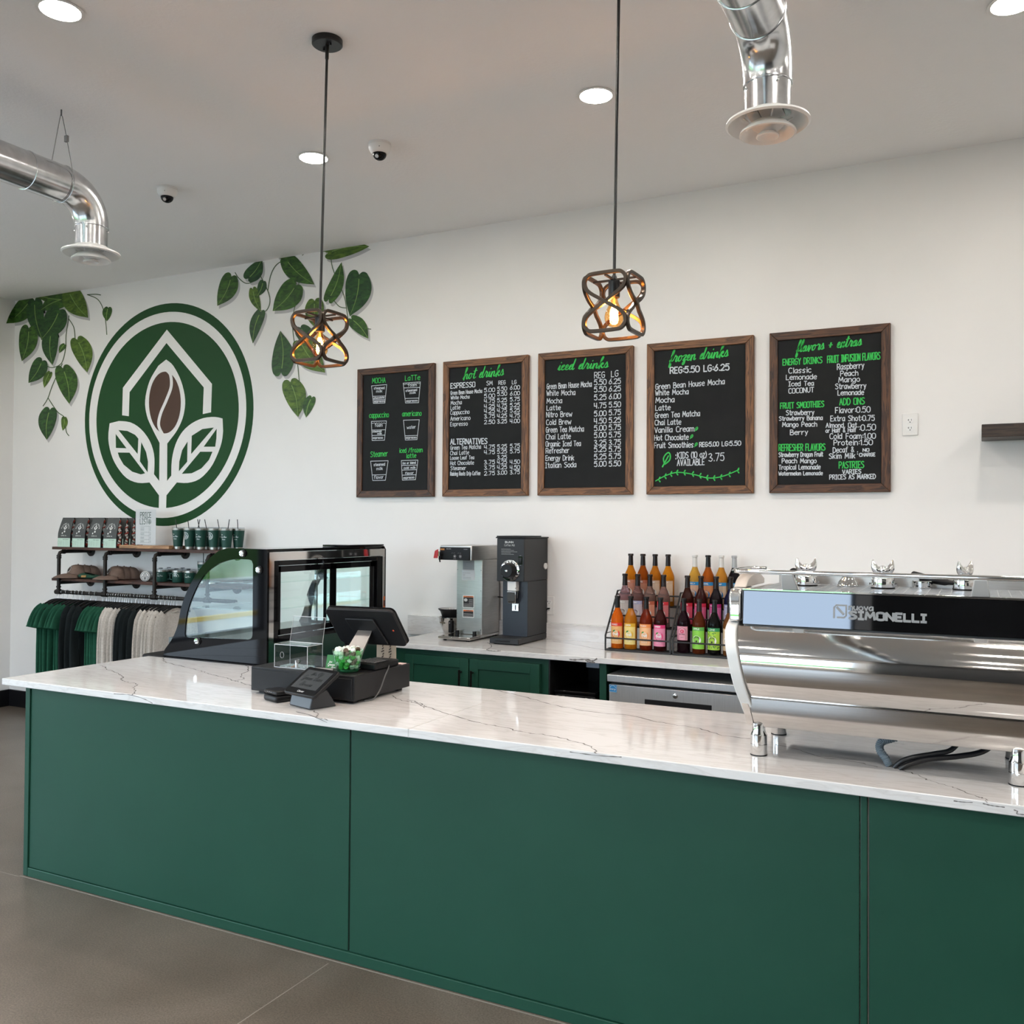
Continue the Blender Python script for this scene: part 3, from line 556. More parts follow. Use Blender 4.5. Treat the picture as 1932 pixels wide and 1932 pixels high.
for k, (pts, wd) in enumerate((([c5(*p) for p in ((690, 205), (745, 218), (780, 245), (850, 268), (895, 300), (880, 318), (930, 335), (995, 352), (970, 375), (990, 400), (960, 430))], .005),
    ([c3(*p) for p in ((30, 935), (55, 965), (180, 995), (300, 1025), (370, 1052), (480, 1075), (545, 1098), (590, 1110), (680, 1140), (770, 1168))], .006), ([c3(*p) for p in ((640, 985), (650, 1020), (600, 1060), (615, 1085), (548, 1098))], .005), ([c3(*p) for p in ((1700, 1205), (1760, 1240), (1850, 1255), (1932, 1295))], .005),
    ([(770, 1320), (790, 1326), (800, 1332)] + [c6(*p) for p in ((300, 50), (370, 72), (440, 92), (500, 103), (560, 118), (640, 128), (710, 145), (750, 160), (765, 178))], .006), ([c6(*p) for p in ((470, 0), (560, 20), (640, 42), (740, 62), (850, 72), (940, 92), (1040, 108), (1110, 128), (1190, 136))], .006),
    ([c6(*p) for p in ((1250, 152), (1310, 165), (1370, 185), (1440, 195), (1530, 212))], .005), ([(1680, 1446), (1720, 1458), (1750, 1471), (1780, 1480), (1810, 1490), (1840, 1502), (1858, 1508), (1866, 1514)], .004), ([c3(*p) for p in ((1130, 1320), (1165, 1345), (1150, 1365), (1200, 1378), (1235, 1390))], .005))):
    vein(vn, pts, wd, CZ, .006, k)
rnd = random.Random(5)
for _ in range(70):
    x, y = rnd.uniform(3.8, 9.2), rnd.uniform(CYF+.05, CYB-.05); L = rnd.uniform(.03, .12); vn.mat(1).ribbon([(x+i*L/4, y+rnd.uniform(-.006, .006)+i*.004) for i in range(5)], [.001, .004, .006, .004, .001], lambda a, b: Vector((a, b, CZ+.0003)))
vn.mat(0)
for k, pts in enumerate(([(215, 1309), (245, 1311), (270, 1318), (288, 1327)], [c6(*p) for p in ((-60, 62), (-20, 72), (25, 92))], [c6(*p) for p in ((690, 172), (765, 182), (830, 186))], [(1800, 1511), (1815, 1513), (1835, 1514)], [(1855, 1516), (1872, 1520), (1895, 1523)], [(1913, 1528), (1920, 1531), (1918, 1535), (1932, 1537)])):
    fvein(vn, pts, .0028, CYF, k+20)
vein2 = mat('quartz_smudge', (.60, .58, .555), .2)
obj('veining', vn, [vein_m, vein2], ctop)
obj('stone_seam', MB().box(5.990, 5.992, CYF-.0006, CYB+.0003, CZ-.0305, CZ+.0005), mat('seam_filler', (.55, .54, .52), .3), ctop)
# ------------------------------------------------------------------ back counter
BZ = .93; BYF = -.655
bt = MB().box(4.545, 9.6, BYF, -.022, BZ-.031, BZ)
btop = obj('back_countertop', bt, quartz, bev=.003); tag(btop, 'white veined quartz worktop along the back wall under the menus', 'countertop')
tag(obj('backsplash', MB().box(4.30, 9.6, -.021, -.001, BZ-.03, 1.034), quartz, None, bev=.002), 'low quartz backsplash strip along the wall behind the coffee machines', 'backsplash')
vn = MB()
for k, (pts, wd) in enumerate((([(920, 1212), (928, 1219), (918, 1226), (930, 1228)], .006), ([(985, 1219), (1020, 1224), (1060, 1229)], .004), ([(1044, 1210), (1085, 1216), (1120, 1223), (1145, 1227)], .005), ([(750, 1188), (790, 1191), (815, 1193)], .004))): vein(vn, pts, wd, BZ, .004, k+40)
fvein(vn, [(1075, 1244), (1085, 1245), (1106, 1244), (1118, 1247), (1126, 1243)], .008, BYF, 50); fvein(vn, [(1105, 1246), (1112, 1249), (1122, 1250)], .008, BYF, 51); fvein(vn, [(918, 1226), (930, 1228), (945, 1228)], .004, BYF, 52)
obj('veining', vn, vein_m, btop)
FYB = -.618
t = thing('base_cabinet', 'dark green two-door base cabinet under the coffee machines', 'cabinet', (5.1, -.3, 0))
obj('cabinet_body', MB().box(4.53, 5.650, FYB+.002, -.025, .09, BZ-.032), green, t)
obj('toe_kick', MB().box(4.53, 5.650, FYB+.06, -.025, 0, .089), black_mt, t)
hand = mat('black_bronze', (.012, .010, .009), .3, .6)
def door(a, b, hx):
    d = obj('door', MB().box(a, b, FYB-.020, FYB, .12, .866).box(a, b, FYB-.0215, FYB-.0195, .12, .1205), green, t, bev=.002)
    fr = MB(); w = .058
    for p in ((a, a+w, .12, .866), (b-w, b, .12, .866), (a+w, b-w, .12, .12+w), (a+w, b-w, .866-w, .866)): fr.box(p[0], p[1], FYB-.030, FYB-.0205, p[2], p[3])
    obj('door_frame', fr, green, d, bev=.0015)
    h = MB().bar((hx, FYB-.058, .62), (hx, FYB-.058, .80), .0065, 10).bar((hx, FYB-.058, .785), (hx, FYB-.03, .785), .005, 8).bar((hx, FYB-.058, .635), (hx, FYB-.03, .635), .005, 8)
    obj('handle', h, hand, d)
door(4.695, 5.141, 5.095); door(5.148, 5.606, 5.175)
t = thing('open_cubby', 'open black cubby between the green cabinet and the steel fridge', 'shelf unit', (5.82, -.3, 0))
cb = mat('cubby_black', (.008, .008, .009), .5)
c = MB().box(5.652, 5.660, FYB, -.025, 0, BZ-.032).box(5.66, 5.962, -.04, -.025, 0, BZ-.032).box(5.66, 5.962, FYB, -.04, .60, .62).box(5.66, 5.962, FYB+.0, -.04, 0, .02)
obj('cubby_box', c, cb, t); obj('green_stile', MB().box(5.963, 6.003, FYB-.004, -.025, 0, BZ-.032), green, t, bev=.002)
bk = mat('bracket_steel', (.22, .25, .30), .35, .8)
obj('steel_bracket', MB().box(5.882, 5.961, FYB-.002, FYB+.09, .866, .897), bk, t, bev=.002)
t = thing('network_box', 'low black electronics box with chrome trims inside the open cubby', 'electronics', (5.80, -.45, .62))
obj('case', MB().box(5.675, 5.925, -.585, -.25, .632, .70), black_pl, t, bev=.006)
obj('lid', MB().box(5.672, 5.928, -.59, -.25, .702, .722), black_gl, t, bev=.005)
for x in (5.69, 5.725, 5.865, 5.90): obj('clip', MB().box(x, x+.014, -.592, -.585, .665, .69), chrome, t)
obj('front_trim', MB().box(5.68, 5.75, -.588, -.585, .642, .646).box(5.85, 5.92, -.588, -.585, .642, .646), chrome, t)
for x in (5.69, 5.91): obj('foot', MB().box(x-.012, x+.012, -.56, -.53, .621, .632), black_mt, t)
# undercounter fridge
fst = noisy('fridge_steel', [(.3, (.62, .62, .62)), (.7, (.72, .72, .72))], scale=(40, 1, 1), s=10, rough=.34, metal=.85); t = thing('undercounter_fridge', 'stainless undercounter fridge with blue sticker below the bottle racks', 'fridge', (6.8, -.35, 0))
obj('body', MB().box(6.035, 7.70, -.60, -.03, .04, .80), fst, t)
obj('top_rail', MB().box(6.024, 7.70, -.668, -.05, .806, .846), fst, t, bev=.004)
obj('door', MB().box(6.030, 6.86, -.648, -.602, .10, .791), fst, t, bev=.004); obj('door', MB().box(6.866, 7.70, -.648, -.602, .10, .791), fst, t, bev=.004)
obj('recessed_handle', MB().box(6.233, 6.60, -.650, -.62, .62, .727), black_mt, t, bev=.004)
obj('gap_shadow_strip', MB().box(6.036, 7.69, -.612, -.60, .792, .805), black_mt, t)
lk = MB().lathe([(.013, 0), (.013, .004), (.010, .006), (.0001, .006)], (6.404, -.648, .757), 20, Matrix.Rotation(PI/2, 3, 'X')); obj('lock', lk, chrome, t); obj('keyhole', MB().box(6.4025, 6.4055, -.6555, -.654, .753, .761), ink, t)
blue = mat('sticker_blue', (.02, .24, .55), .4)
p0, p1 = onx(0, 0, 6), 0
q = [ony(u, v, -.649) for u, v in ((1149.5, 1291), (1164, 1292.5), (1164, 1307), (1149.5, 1305))]
st = obj('energy_sticker', MB().prism([q[0], q[3], q[2], q[1]], (0, -.0006, 0)), blue, t); x0, x1, z0, z1 = q[0].x, q[1].x, q[3].z, q[0].z
mb = MB(); fn = lambda x, z: Vector((x, -.6502, z)); w_, h_ = x1-x0, z1-z0
mb.ribbon(smoothpts([(x0+.1*w_, z0+.55*h_), (x0+.3*w_, z0+.85*h_), (x0+.6*w_, z0+.85*h_), (x0+.88*w_, z0+.6*h_)], 5), .0016, fn); put_text(mb, 'energy', fn, x0+.1*w_, z0+.30*h_, x0+.85*w_, .16*h_*1.3, .0012)
for a, b in (((x0+.03*w_, z0+.03*h_), (x0+.97*w_, z0+.03*h_)), ((x0+.03*w_, z0+.97*h_), (x0+.97*w_, z0+.97*h_)), ((x0+.03*w_, z0+.03*h_), (x0+.03*w_, z0+.97*h_)), ((x0+.97*w_, z0+.03*h_), (x0+.97*w_, z0+.97*h_))): mb.ribbon([a, b], .0012, fn)
obj('sticker_print', mb, paper, st)
# ------------------------------------------------------------------ curved refrigerated display case
t = thing('display_case', 'black curved-glass pastry display case standing behind the counter', 'display case', (4.2, -1.15, 0))
YA, YBk = -1.69, -.612
curve = [(4.522, 1.524), (4.245, 1.526), (4.169, 1.505), (4.074, 1.437), (4.0, 1.36), (3.938, 1.264), (3.903, 1.181), (3.881, 1.092), (3.841, 1.016), (3.781, .95), (3.732, .915)]
cs = [(4.522, 1.524)] + smoothpts(curve[1:], 5)
outer = cs + [(4.522, .915)]
wind = smoothpts([(3.934, 1.040), (3.950, 1.160), (3.998, 1.272), (4.074, 1.376), (4.170, 1.436), (4.284, 1.466), (4.395, 1.468)], 4) + [(4.414, 1.462), (4.422, 1.448), (4.424, 1.07), (4.418, 1.054), (4.404, 1.046), (3.945, 1.030)]
def resample(poly, c, n=120):
    out = []
    for k in range(n):
        a = 2*PI*k/n; d = (math.cos(a), math.sin(a)); best = None
        for i in range(len(poly)):
            p, q = poly[i], poly[(i+1) % len(poly)]; ex, ey = q[0]-p[0], q[1]-p[1]; den = d[0]*ey-d[1]*ex
            if abs(den) < 1e-12: continue
            s = ((p[0]-c[0])*ey-(p[1]-c[1])*ex)/den; r = ((p[0]-c[0])*d[1]-(p[1]-c[1])*d[0])/den
            if s > 0 and -1e-9 <= r <= 1+1e-9 and (best is None or s > best): best = s
        out.append((c[0]+d[0]*best, c[1]+d[1]*best))
    return out
cc = (4.23, 1.18); ro, ri = resample(outer, cc), resample(wind, cc)
for y in (YA, YBk-.012):
    obj('end_panel', MB().ringprism([Vector((x, y, z)) for x, z in ro], [Vector((x, y, z)) for x, z in ri], (0, .012, 0)), black_gl, t, smooth=30)
    obj('end_glass', MB().prism([Vector((x, y+.004, z)) for x, z in wind], (0, .004, 0)), glass_g, t)
cv = MB(); n = len(cs)
cv.grid(lambda a, b: Vector((cs[1+min(n-2, int(round(a*(n-2))))][0]+.003, YA+.014+b*(YBk-YA-.028), cs[1+min(n-2, int(round(a*(n-2))))][1]-.002)), n-2, 1)
obj('curved_glass', cv, glass_g, t, smooth=60)
obj('top_cover', MB().box(4.25, 4.505, YA+.013, YBk-.013, 1.508, 1.524), black_gl, t, bev=.002)
obj('lamp_housing', MB().box(4.30, 4.50, -.96, YBk+.01, 1.5245, 1.535), black_gl, t, bev=.003)
obj('lower_body', MB().box(3.79, 4.500, YA, YBk, .0, .9145), black_pl, t, bev=.004)
obj('bumper_ledge', MB().box(3.60, 3.789, YA+.002, YBk, .885, .917), black_mt, t, bev=.012)
deck = mat('case_deck', (.16, .18, .18), .15, .6)
obj('deck', MB().box(3.80, 4.495, YA+.014, YBk-.014, .916, 1.02), deck, t)
for z in (1.19, 1.335):
    x0 = 3.96 if z < 1.25 else 4.08
    obj('glass_shelf', MB().box(x0, 4.44, YA+.03, YBk-.03, z, z+.007), glass_g, t)
    obj('shelf_rail', MB().box(x0, x0+.008, YA+.03, YBk-.03, z-.008, z-.0005), chrome, t)
for y in (-1.15,): obj('shelf_post', MB().box(4.40, 4.415, y-.006, y+.006, 1.021, 1.50), chrome, t)
# staff side: mirror trim, black frame, two sliding doors
obj('mirror_trim', MB().box(4.506, 4.523, YA+.013, -1.640, .915, 1.508).box(4.506, 4.523, -.648, YBk-.013, .915, 1.508).box(4.506, 4.523, -1.640, -.648, 1.464, 1.507), mirror_st, t)
fr = MB()
for p in ((-1.639, -1.60, 1.03, 1.462), (-.70, -.649, 1.03, 1.462), (-1.60, -.70, 1.435, 1.462), (-1.60, -.70, 1.03, 1.062)): fr.box(4.500, 4.520, p[0], p[1], p[2], p[3])
obj('door_frame', fr, black_gl, t, bev=.002)
for k, (a, b, x) in enumerate(((-1.60, -1.10, 4.511), (-1.20, -.70, 4.503))):
    d = MB(); w = .045
    for p in ((a, a+.022, 1.064, 1.433), (b-.055, b, 1.064, 1.433), (a, b, 1.40, 1.433), (a, b, 1.064, 1.095)): d.box(x-.003, x+.004, p[0], p[1], p[2], p[3])
    o = obj('sliding_door', d, black_gl, t, bev=.001); obj('door_glass', MB().box(x-.001, x+.001, a+.02, b-.05, 1.09, 1.405), glass_g, o)
obj('rear_lower_panel', MB().box(4.502, 4.520, YA+.013, YBk-.013, .62, 1.029), mat('case_rear_reflected_green', (.016, .045, .034), .25), t)  # reflection of the green cabinets is put into the panel's base colour
kn = Matrix.Rotation(PI/2, 3, 'X')
for x, z in ((4.354, 1.500), (4.469, 1.416), (4.037, 1.016)):
    o = obj('bolt_seat', MB().lathe([(.0001, 0), (.021, 0), (.021, .006), (.0001, .006)], (x, YA, z), 24, kn), black_pl, t)
    obj('glass_bolt', MB().lathe([(.0001, .006), (.0165, .006), (.0165, .014), (.013, .018), (.0001, .019)], (x, YA, z), 24, kn), chrome, o)
for z, h in ((1.10, .05), (1.02, .02)): pass
wl = MB().box(4.5233, 4.5237, -.636, -.622, 1.14, 1.21); ws = obj('warning_label', wl, mat('label_orange', (.65, .16, .04), .5), t)
obj('label_text', MB().box(4.5238, 4.5240, -.634, -.624, 1.15, 1.185), ink, ws)
# ------------------------------------------------------------------ iron pipe merchandise rack
iron = noisy('black_iron_pipe', [(.3, (.018, .016, .014)), (.7, (.032, .028, .025))], s=30, rough=.5, metal=.6, bumps=.1)
t = thing('pipe_shelf', 'black iron pipe rack with two walnut boards and a hanging rail', 'shelf', (2.0, -.2, 1.07))
PX = [1.060, 1.612, 2.164, 2.716]; PYF = -.312
obj('shelf_board', MB().box(.955, 3.05, -.30, -.006, 1.437, 1.459), shelf_m, t, bev=.002)
obj('shelf_board', MB().box(.955, 3.05, -.30, -.006, 1.178, 1.200), shelf_m, t, bev=.002)
for x in PX:
    p = MB().tube([(x, -.004, 1.420), (x, PYF+.03, 1.420), (x, PYF+.009, 1.412), (x, PYF, 1.392), (x, PYF, 1.10)], .0145, 12)
    for z in (1.385, 1.37, 1.13, 1.105): p.lathe([(.019, -.006), (.019, .006)], (x, PYF, z), 14)
    p.lathe([(.0195, -.02), (.0195, .0), ], (x, PYF+.035, 1.420), 14, Matrix.Rotation(PI/2, 3, 'X'))
    obj('pipe_post', p, iron, t)
    obj('pipe_bracket', MB().bar((x, PYF+.014, 1.163), (x, -.004, 1.163), .0135, 12), iron, t)
    for z in (1.420, 1.163):
        obj('wall_flange', MB().lathe([(.0001, 0), (.046, 0), (.046, .009), (.024, .014), (.022, .035), (.0001, .035)], (x, -.001, z), 24, Matrix.Rotation(PI/2, 3, 'X')), iron, t)
r = MB().bar((1.045, PYF, 1.088), (3.0, PYF, 1.088), .0145, 12)
for x in PX: r.lathe([(.020, -.03), (.020, .03)], (x, PYF, 1.088), 14, Matrix.Rotation(PI/2, 3, 'Y'))
obj('hanging_rail', r, iron, t)
# hangers and shirts
hang_m = mat('black_velvet_hanger', (.008, .008, .009), .8); hook_m = mat('hanger_hook_steel', (.45, .45, .45), .3, 1)
tee_m = noisy('green_jersey', [(.3, (.007, .075, .040)), (.7, (.010, .098, .053))], s=40, rough=.85); navy_m = noisy('dark_fleece', [(.3, (.005, .010, .011)), (.7, (.008, .014, .016))], s=60, rough=.9)
cream_m = noisy('oatmeal_fleece', [(.35, (.55, .51, .46)), (.65, (.68, .64, .59))], s=90, rough=.95, sheen=.3)
def hanger():
    h = thing('coat_hanger', '', 'hanger', (0, 0, 0), 'black hangers on the pipe rail')
    hk = [(0, -.0165*math.sin(a), .0015+.0165*math.cos(a)) for a in [(-.75+2.05*i/10)*PI*.9 for i in range(11)]]
    obj('hook', MB().tube(hk[::-1] + [(0, .004, -.03), (0, 0, -.045), (0, 0, -.062)], .0021, 6), hook_m, h)
    a = MB()
    for s in (-1, 1): a.tube(smoothpts([(0, 0, -.062), (0, .05*s, -.068), (0, .12*s, -.098), (0, .175*s, -.132)], 4), [.008]*6+[.0065]*7, 8)
    obj('shoulder_bar', a, hang_m, h); obj('trouser_bar', MB().tube([(0, -.16, -.132), (0, .16, -.132)], .004, 6), hang_m, h)
    return h
def shirt(kind, seed):
    rnd = random.Random(seed); ph = rnd.uniform(0, 6)
    s = thing('t_shirt' if kind == 'tee' else 'sweatshirt', '', 'shirt', (0, 0, 0)); mt = {'tee': tee_m, 'navy': navy_m, 'cream': cream_m}[kind]
    W2, hem, th = .172, -.80-.02*(seed % 3), (.0105 if kind == 'tee' else .0115)
    def body(a, b):
        an = 2*PI*a; c = math.cos(an); sn = math.sin(an); v = b
        neck = max(0, 1-(abs(c)/.36)**2)*(.036 if sn > 0 else .012)
        sh = -.058-.085*abs(c)**1.2-neck; z = sh*(1-v)+hem*v
        f = (.35+.9*min(1, v*3))*(1+.75*math.sin(7*c+ph+2*v)*min(1, v*3))
        return Vector((th*sn*f+.012*math.sin(3.3*c+ph)*v, W2*c*(1+.05*math.sin(ph+3*v)*v), z))
    obj('body', MB().grid(body, 28, 14), mt, s, smooth=180)
    for sg in (-1, 1):
        pth = smoothpts([(.115, -.125), (.155, -.152), (.186, -.208), (.206, -.275)], 4) if kind == 'tee' else smoothpts([(.118, -.13), (.155, -.17), (.176, -.30), (.184, -.48), (.180, -.69)], 4)
        def slv(a, b, sg=sg, pth=pth):
            an = 2*PI*a; m_ = len(pth)-1; i = min(m_-1, int(b*m_)); q = b*m_-i; p0, p1 = pth[i], pth[i+1]
            cy, cz = p0[0]+(p1[0]-p0[0])*q, p0[1]+(p1[1]-p0[1])*q; ty, tz = p1[0]-p0[0], p1[1]-p0[1]; l = math.hypot(ty, tz); ny, nz = -tz/l, ty/l
            wd = .050+.010*b if kind == 'tee' else .062-.018*b; t2 = th*(.8+.35*math.sin(6*b+ph+2*math.cos(an)))
            return Vector((t2*math.sin(an), sg*(cy+ny*wd*math.cos(an)), cz+nz*wd*math.cos(an)))
        obj('sleeve', MB().grid(slv, 16, 12), mt, s, smooth=180)
        obj('sleeve_cuff', MB().tube([slv(i/16, 1) for i in range(16)], .003, 6, True), mt, s) if kind == 'tee' else None
    obj('collar', MB().tube([(.0085*math.sin(a), .062*math.cos(a), -.060-.024*abs(math.cos(a))-.034*max(0, math.sin(a))-.010*max(0, -math.sin(a))) for a in [2*PI*i/20 for i in range(20)]], .0055, 6, True), mt, s)
    return s
hx = [1.036, 1.066, 1.111, 1.166, 1.235, 1.278, 1.322, 1.365, 1.448, 1.510, 1.590, 1.632, 1.656, 1.677, 1.700, 1.724, 1.753, 1.782, 1.811, 1.835, 1.858, 1.882, 1.916, 1.958, 1.996, 2.024, 2.048, 2.074, 2.125, 2.185, 2.231, 2.276, 2.318, 2.342, 2.366, 2.402]
kinds = ['tee']*7+['navy']*3+['tee']*8+['cream']*6+['navy']*5+['cream']*7
h0 = hanger(); protos = {k: [shirt(k, i+1) for i in range(3)] for k in ('tee', 'navy', 'cream')}
nm = {'tee': 'green T-shirt', 'navy': 'dark sweatshirt', 'cream': 'oatmeal sweatshirt'}
runs = ['in the leftmost run', 'in the first dark run', 'in the second green run', 'in the first pale run', 'in the second dark run', 'in the pale run by the display case']
ordn = ['first', 'second', 'third', 'fourth', 'fifth', 'sixth', 'seventh', 'eighth', 'ninth', 'tenth']
pi_, ri_, cnt, prev = {}, -1, 0, None
rnd = random.Random(3)
for i, (x, k) in enumerate(zip(hx, kinds)):
    if k != prev: ri_ += 1; cnt = 0; prev = k
    rz = rnd.uniform(-.05, .05); lab = '%s on the rail, %s from left %s' % (nm[k], ordn[cnt], runs[ri_])
    hl = 'black hanger of the %s %s %s' % (ordn[cnt], nm[k], runs[ri_])
    P = protos[k]; u = pi_.get(k, 0); pi_[k] = u+1; z = 1.088
    if i == 0: h0.location = (x, PYF, z); h0.rotation_euler = (0, 0, rz); h0['label'] = hl
    else: dup(h0, (x, PYF, z), hl, rz)
    if u < len(P): s = P[u]; s.location = (x, PYF, z); s.rotation_euler = (0, 0, rz); s['label'] = lab; s['group'] = nm[k]+'s on the rail'
    else: dup(P[u % 3], (x, PYF, z), lab, rz, nm[k]+'s on the rail')
    cnt += 1
# ------------------------------------------------------------------ round leaf emblem used on printed goods
def emblem(mb, fn, cx, cy, r, wd):
    c = [(cx+r*math.cos(2*PI*i/28), cy+r*math.sin(2*PI*i/28)) for i in range(29)]; mb.ribbon(c, wd, fn)
    mb.ribbon([(cx-.45*r, cy+.05*r), (cx-.45*r, cy+.35*r), (cx, cy+.8*r), (cx+.45*r, cy+.35*r), (cx+.45*r, cy+.05*r)], wd, fn)
    mb.ribbon([(cx, cy-.95*r), (cx, cy-.2*r)], wd, fn)
    e = [(cx+.17*r*math.cos(2*PI*i/14), cy+.12*r+.32*r*math.sin(2*PI*i/14)) for i in range(15)]; mb.ribbon(e, wd*.9, fn)
    for s in (-1, 1): mb.ribbon(smoothpts([(cx, cy-.7*r), (cx+s*.2*r, cy-.3*r), (cx+s*.65*r, cy-.02*r), (cx+s*.6*r, cy-.45*r), (cx, cy-.7*r)], 4), wd*.9, fn)
# coffee bags
bag_m = mat('bag_charcoal', (.060, .064, .062), .55); mint = mat('bag_mint', (.50, .66, .56), .55); gus = mat('bag_black_side', (.012, .012, .012), .5); red_ = mat('print_red', (.45, .05, .03), .5); bw = mat('bag_print_white', (.72, .72, .70), .6)
def bag(loc):
    b = thing('coffee_bag', '', 'coffee bag', loc, 'coffee bags on the top board'); X, Y, Z = loc
    w, d, h = .068, .031, .242
    def fr_(s, v):   # face point, s across -1..1, v up 0..1
        k = 1-.10*max(0, v-.55)/.45; dy = d*(1-.85*max(0, (v-.45)/.55)**1.2); return Vector((X+s*w*k+.022*v*v-.010, Y-dy-.006*(1-s*s)*(1-v), Z+h*v))
    bk_ = lambda s, v: Vector((fr_(s, v).x, 2*Y-fr_(s, v).y, Z+h*v))
    N = 12
    obj('pouch', MB().grid(lambda a, q: fr_(2*a-1, .30+.70*q), 4, N).grid(lambda a, q: bk_(1-2*a, q), 4, N).poly([bk_(-1, 0), bk_(1, 0), fr_(1, 0), fr_(-1, 0)]).poly([fr_(-1, 1), fr_(1, 1), bk_(1, 1), bk_(-1, 1)]), bag_m, b, smooth=50)
    obj('mint_band', MB().grid(lambda a, q: fr_(2*a-1, .30*q), 4, 5), mint, b)
    g = MB()
    for s in (-1, 1): g.grid(lambda a, q: (fr_(s, q)*(1-a)+bk_(s, q)*a) - Vector((s*.010*(1-abs(2*a-1))*q, 0, 0)), 4, N)
    go = obj('side_gusset', g, gus, b)
    sq = MB(); rn = random.Random(4)
    for k in range(14):
        q0 = .05+.065*k; sq.mat(0 if k % 3 else 1); P = smoothpts([(.15+.7*rn.random(), q0+.02*j+.02*rn.random()) for j in range(4)], 3); sq.ribbon(P, .045, lambda a, q: (fr_(1, q)*(1-a)+bk_(1, q)*a)+Vector((.0012-.010*(1-abs(2*a-1))*q, 0, 0)))
    obj('squiggle_print', sq, [bw, red_], go)
    F = lambda x, y: fr_(x/w, y/h)+Vector((0, -.0008, 0)); pr = MB()
    for i, c in enumerate('RAISING ROOTS'):   # words set on an arch
        an = PI*(1-(i+.5)/13); st, L = glyph(c); cx_, cy_ = .040*math.cos(an), .150+.042*math.sin(an); ca, sa = math.sin(an), -math.cos(an)
        for q in st: pr.ribbon([(cx_+(a/6-.5)*.0075*ca-(bb/10-.5)*.010*sa*-1*-1, cy_+(a/6-.5)*.0075*sa+(bb/10-.5)*.010*ca) for a, bb in q], .0014, F)
    for s in (-1, 1):
        pr.poly([F(x, y) for x, y in smoothpts([(0, .140), (s*.012, .150), (s*.020, .168), (s*.004, .158)], 3)]); 
    pr.poly([F(x, y) for x, y in smoothpts([(0, .160), (.007, .170), (0, .184), (-.007, .170)], 3)]).poly([F(x, y) for x, y in smoothpts([(-.004, .120), (.009, .122), (.008, .134), (-.006, .133)], 3)]).poly([F(x, y) for x, y in smoothpts([(-.022, .106), (-.013, .110), (-.016, .122), (-.025, .116)], 3)])
    put_text(pr, 'COFFEE CO.', F, -.030, .090, .028, .006, .0013); obj('printed_emblem', pr, bw, b)
    m2 = MB(); put_text(m2, 'ROOT BLEND', F, -.005, .058, .05, .006, .0010)
    m2.ribbon([(-.052+.012*math.cos(2*PI*i/12), .036+.013*math.sin(2*PI*i/12)) for i in range(13)], .001, F)
    for k in range(3): m2.ribbon([(-.028, .046-.011*k), (.05, .046-.011*k)], .0008, F)
    for k in range(3): m2.ribbon([(-.028+.03*k, .012), (-.028+.03*k, .05)], .0008, F)
    obj('label_print', m2, mat('print_darkgreen', (.06, .12, .09), .6), b)
    return b
bx = [1.085, 1.262, 1.452, 1.632]
b0 = bag((bx[0], -.252, 1.4595)); b0['label'] = 'charcoal and mint coffee bag at the left end of the top board'; b0.rotation_euler = (0, 0, .10)
for x, n_ in zip(bx[1:], ('second coffee bag from the left in the front row', 'third coffee bag from the left in the front row', 'front-row coffee bag nearest the price list')): dup(b0, (x, -.252, 1.4595), n_, .08)
for x, n_ in zip(bx[:3], ('first', 'second', 'third')): dup(b0, (x+.004, -.180, 1.4595), 'coffee bag directly behind the %s front-row bag from the left' % n_, .07)
for j, n_ in enumerate(('second', 'third', 'fourth')): dup(b0, (bx[3]+.003*j, -.185-.0-.0+.067*j, 1.4595), '%s coffee bag deep in the column left of the price list, side print showing' % n_, .10)
# pale wood block and price list
o = obj('wood_block', MB().box(1.735, 2.285, -.285, -.10, 1.4597, 1.485), pale_wood, bev=.002); tag(o, 'pale wooden display block under the price list', 'block')
t = thing('price_list_sign', 'white price list in an upright holder on the pale wood block', 'sign', (1.96, -.22, 1.4855))
obj('holder_base', MB().box(1.825, 2.095, -.265, -.165, 1.4855, 1.4885), acryl, t); obj('sheet', MB().box(1.850, 2.072, -.2235, -.2225, 1.489, 1.764), paper, t); obj('front_pane', MB().box(1.846, 2.076, -.2275, -.2255, 1.4888, 1.768), acryl, t)
pr = MB(); F = lambda x, z: Vector((x, -.2241, z))
put_text(pr, 'PRICE', F, 1.900, 1.703, 2.020, .042, .0055); put_text(pr, 'LIST', F, 1.898, 1.652, 1.984, .042, .0055); emblem(pr, F, 2.004, 1.671, .018, .003)
for z, a in ((1.635, 1.905), (1.588, 1.905), (1.560, 1.905), (1.530, 1.9), (1.505, 1.9)): pr.ribbon([(a, z), (2.02, z)], .0015, F)
for z in (1.622, 1.612, 1.602, 1.578, 1.570, 1.548, 1.540, 1.520, 1.513): pr.ribbon([(1.905, z), (1.945, z)], .0022, F); pr.ribbon([(2.006, z), (2.018, z)], .0022, F)
pr.ribbon([(1.998, 1.635), (1.998, 1.505)], .0012, F); obj('printed_text', pr, mat('print_green', (.04, .10, .07), .7), t)
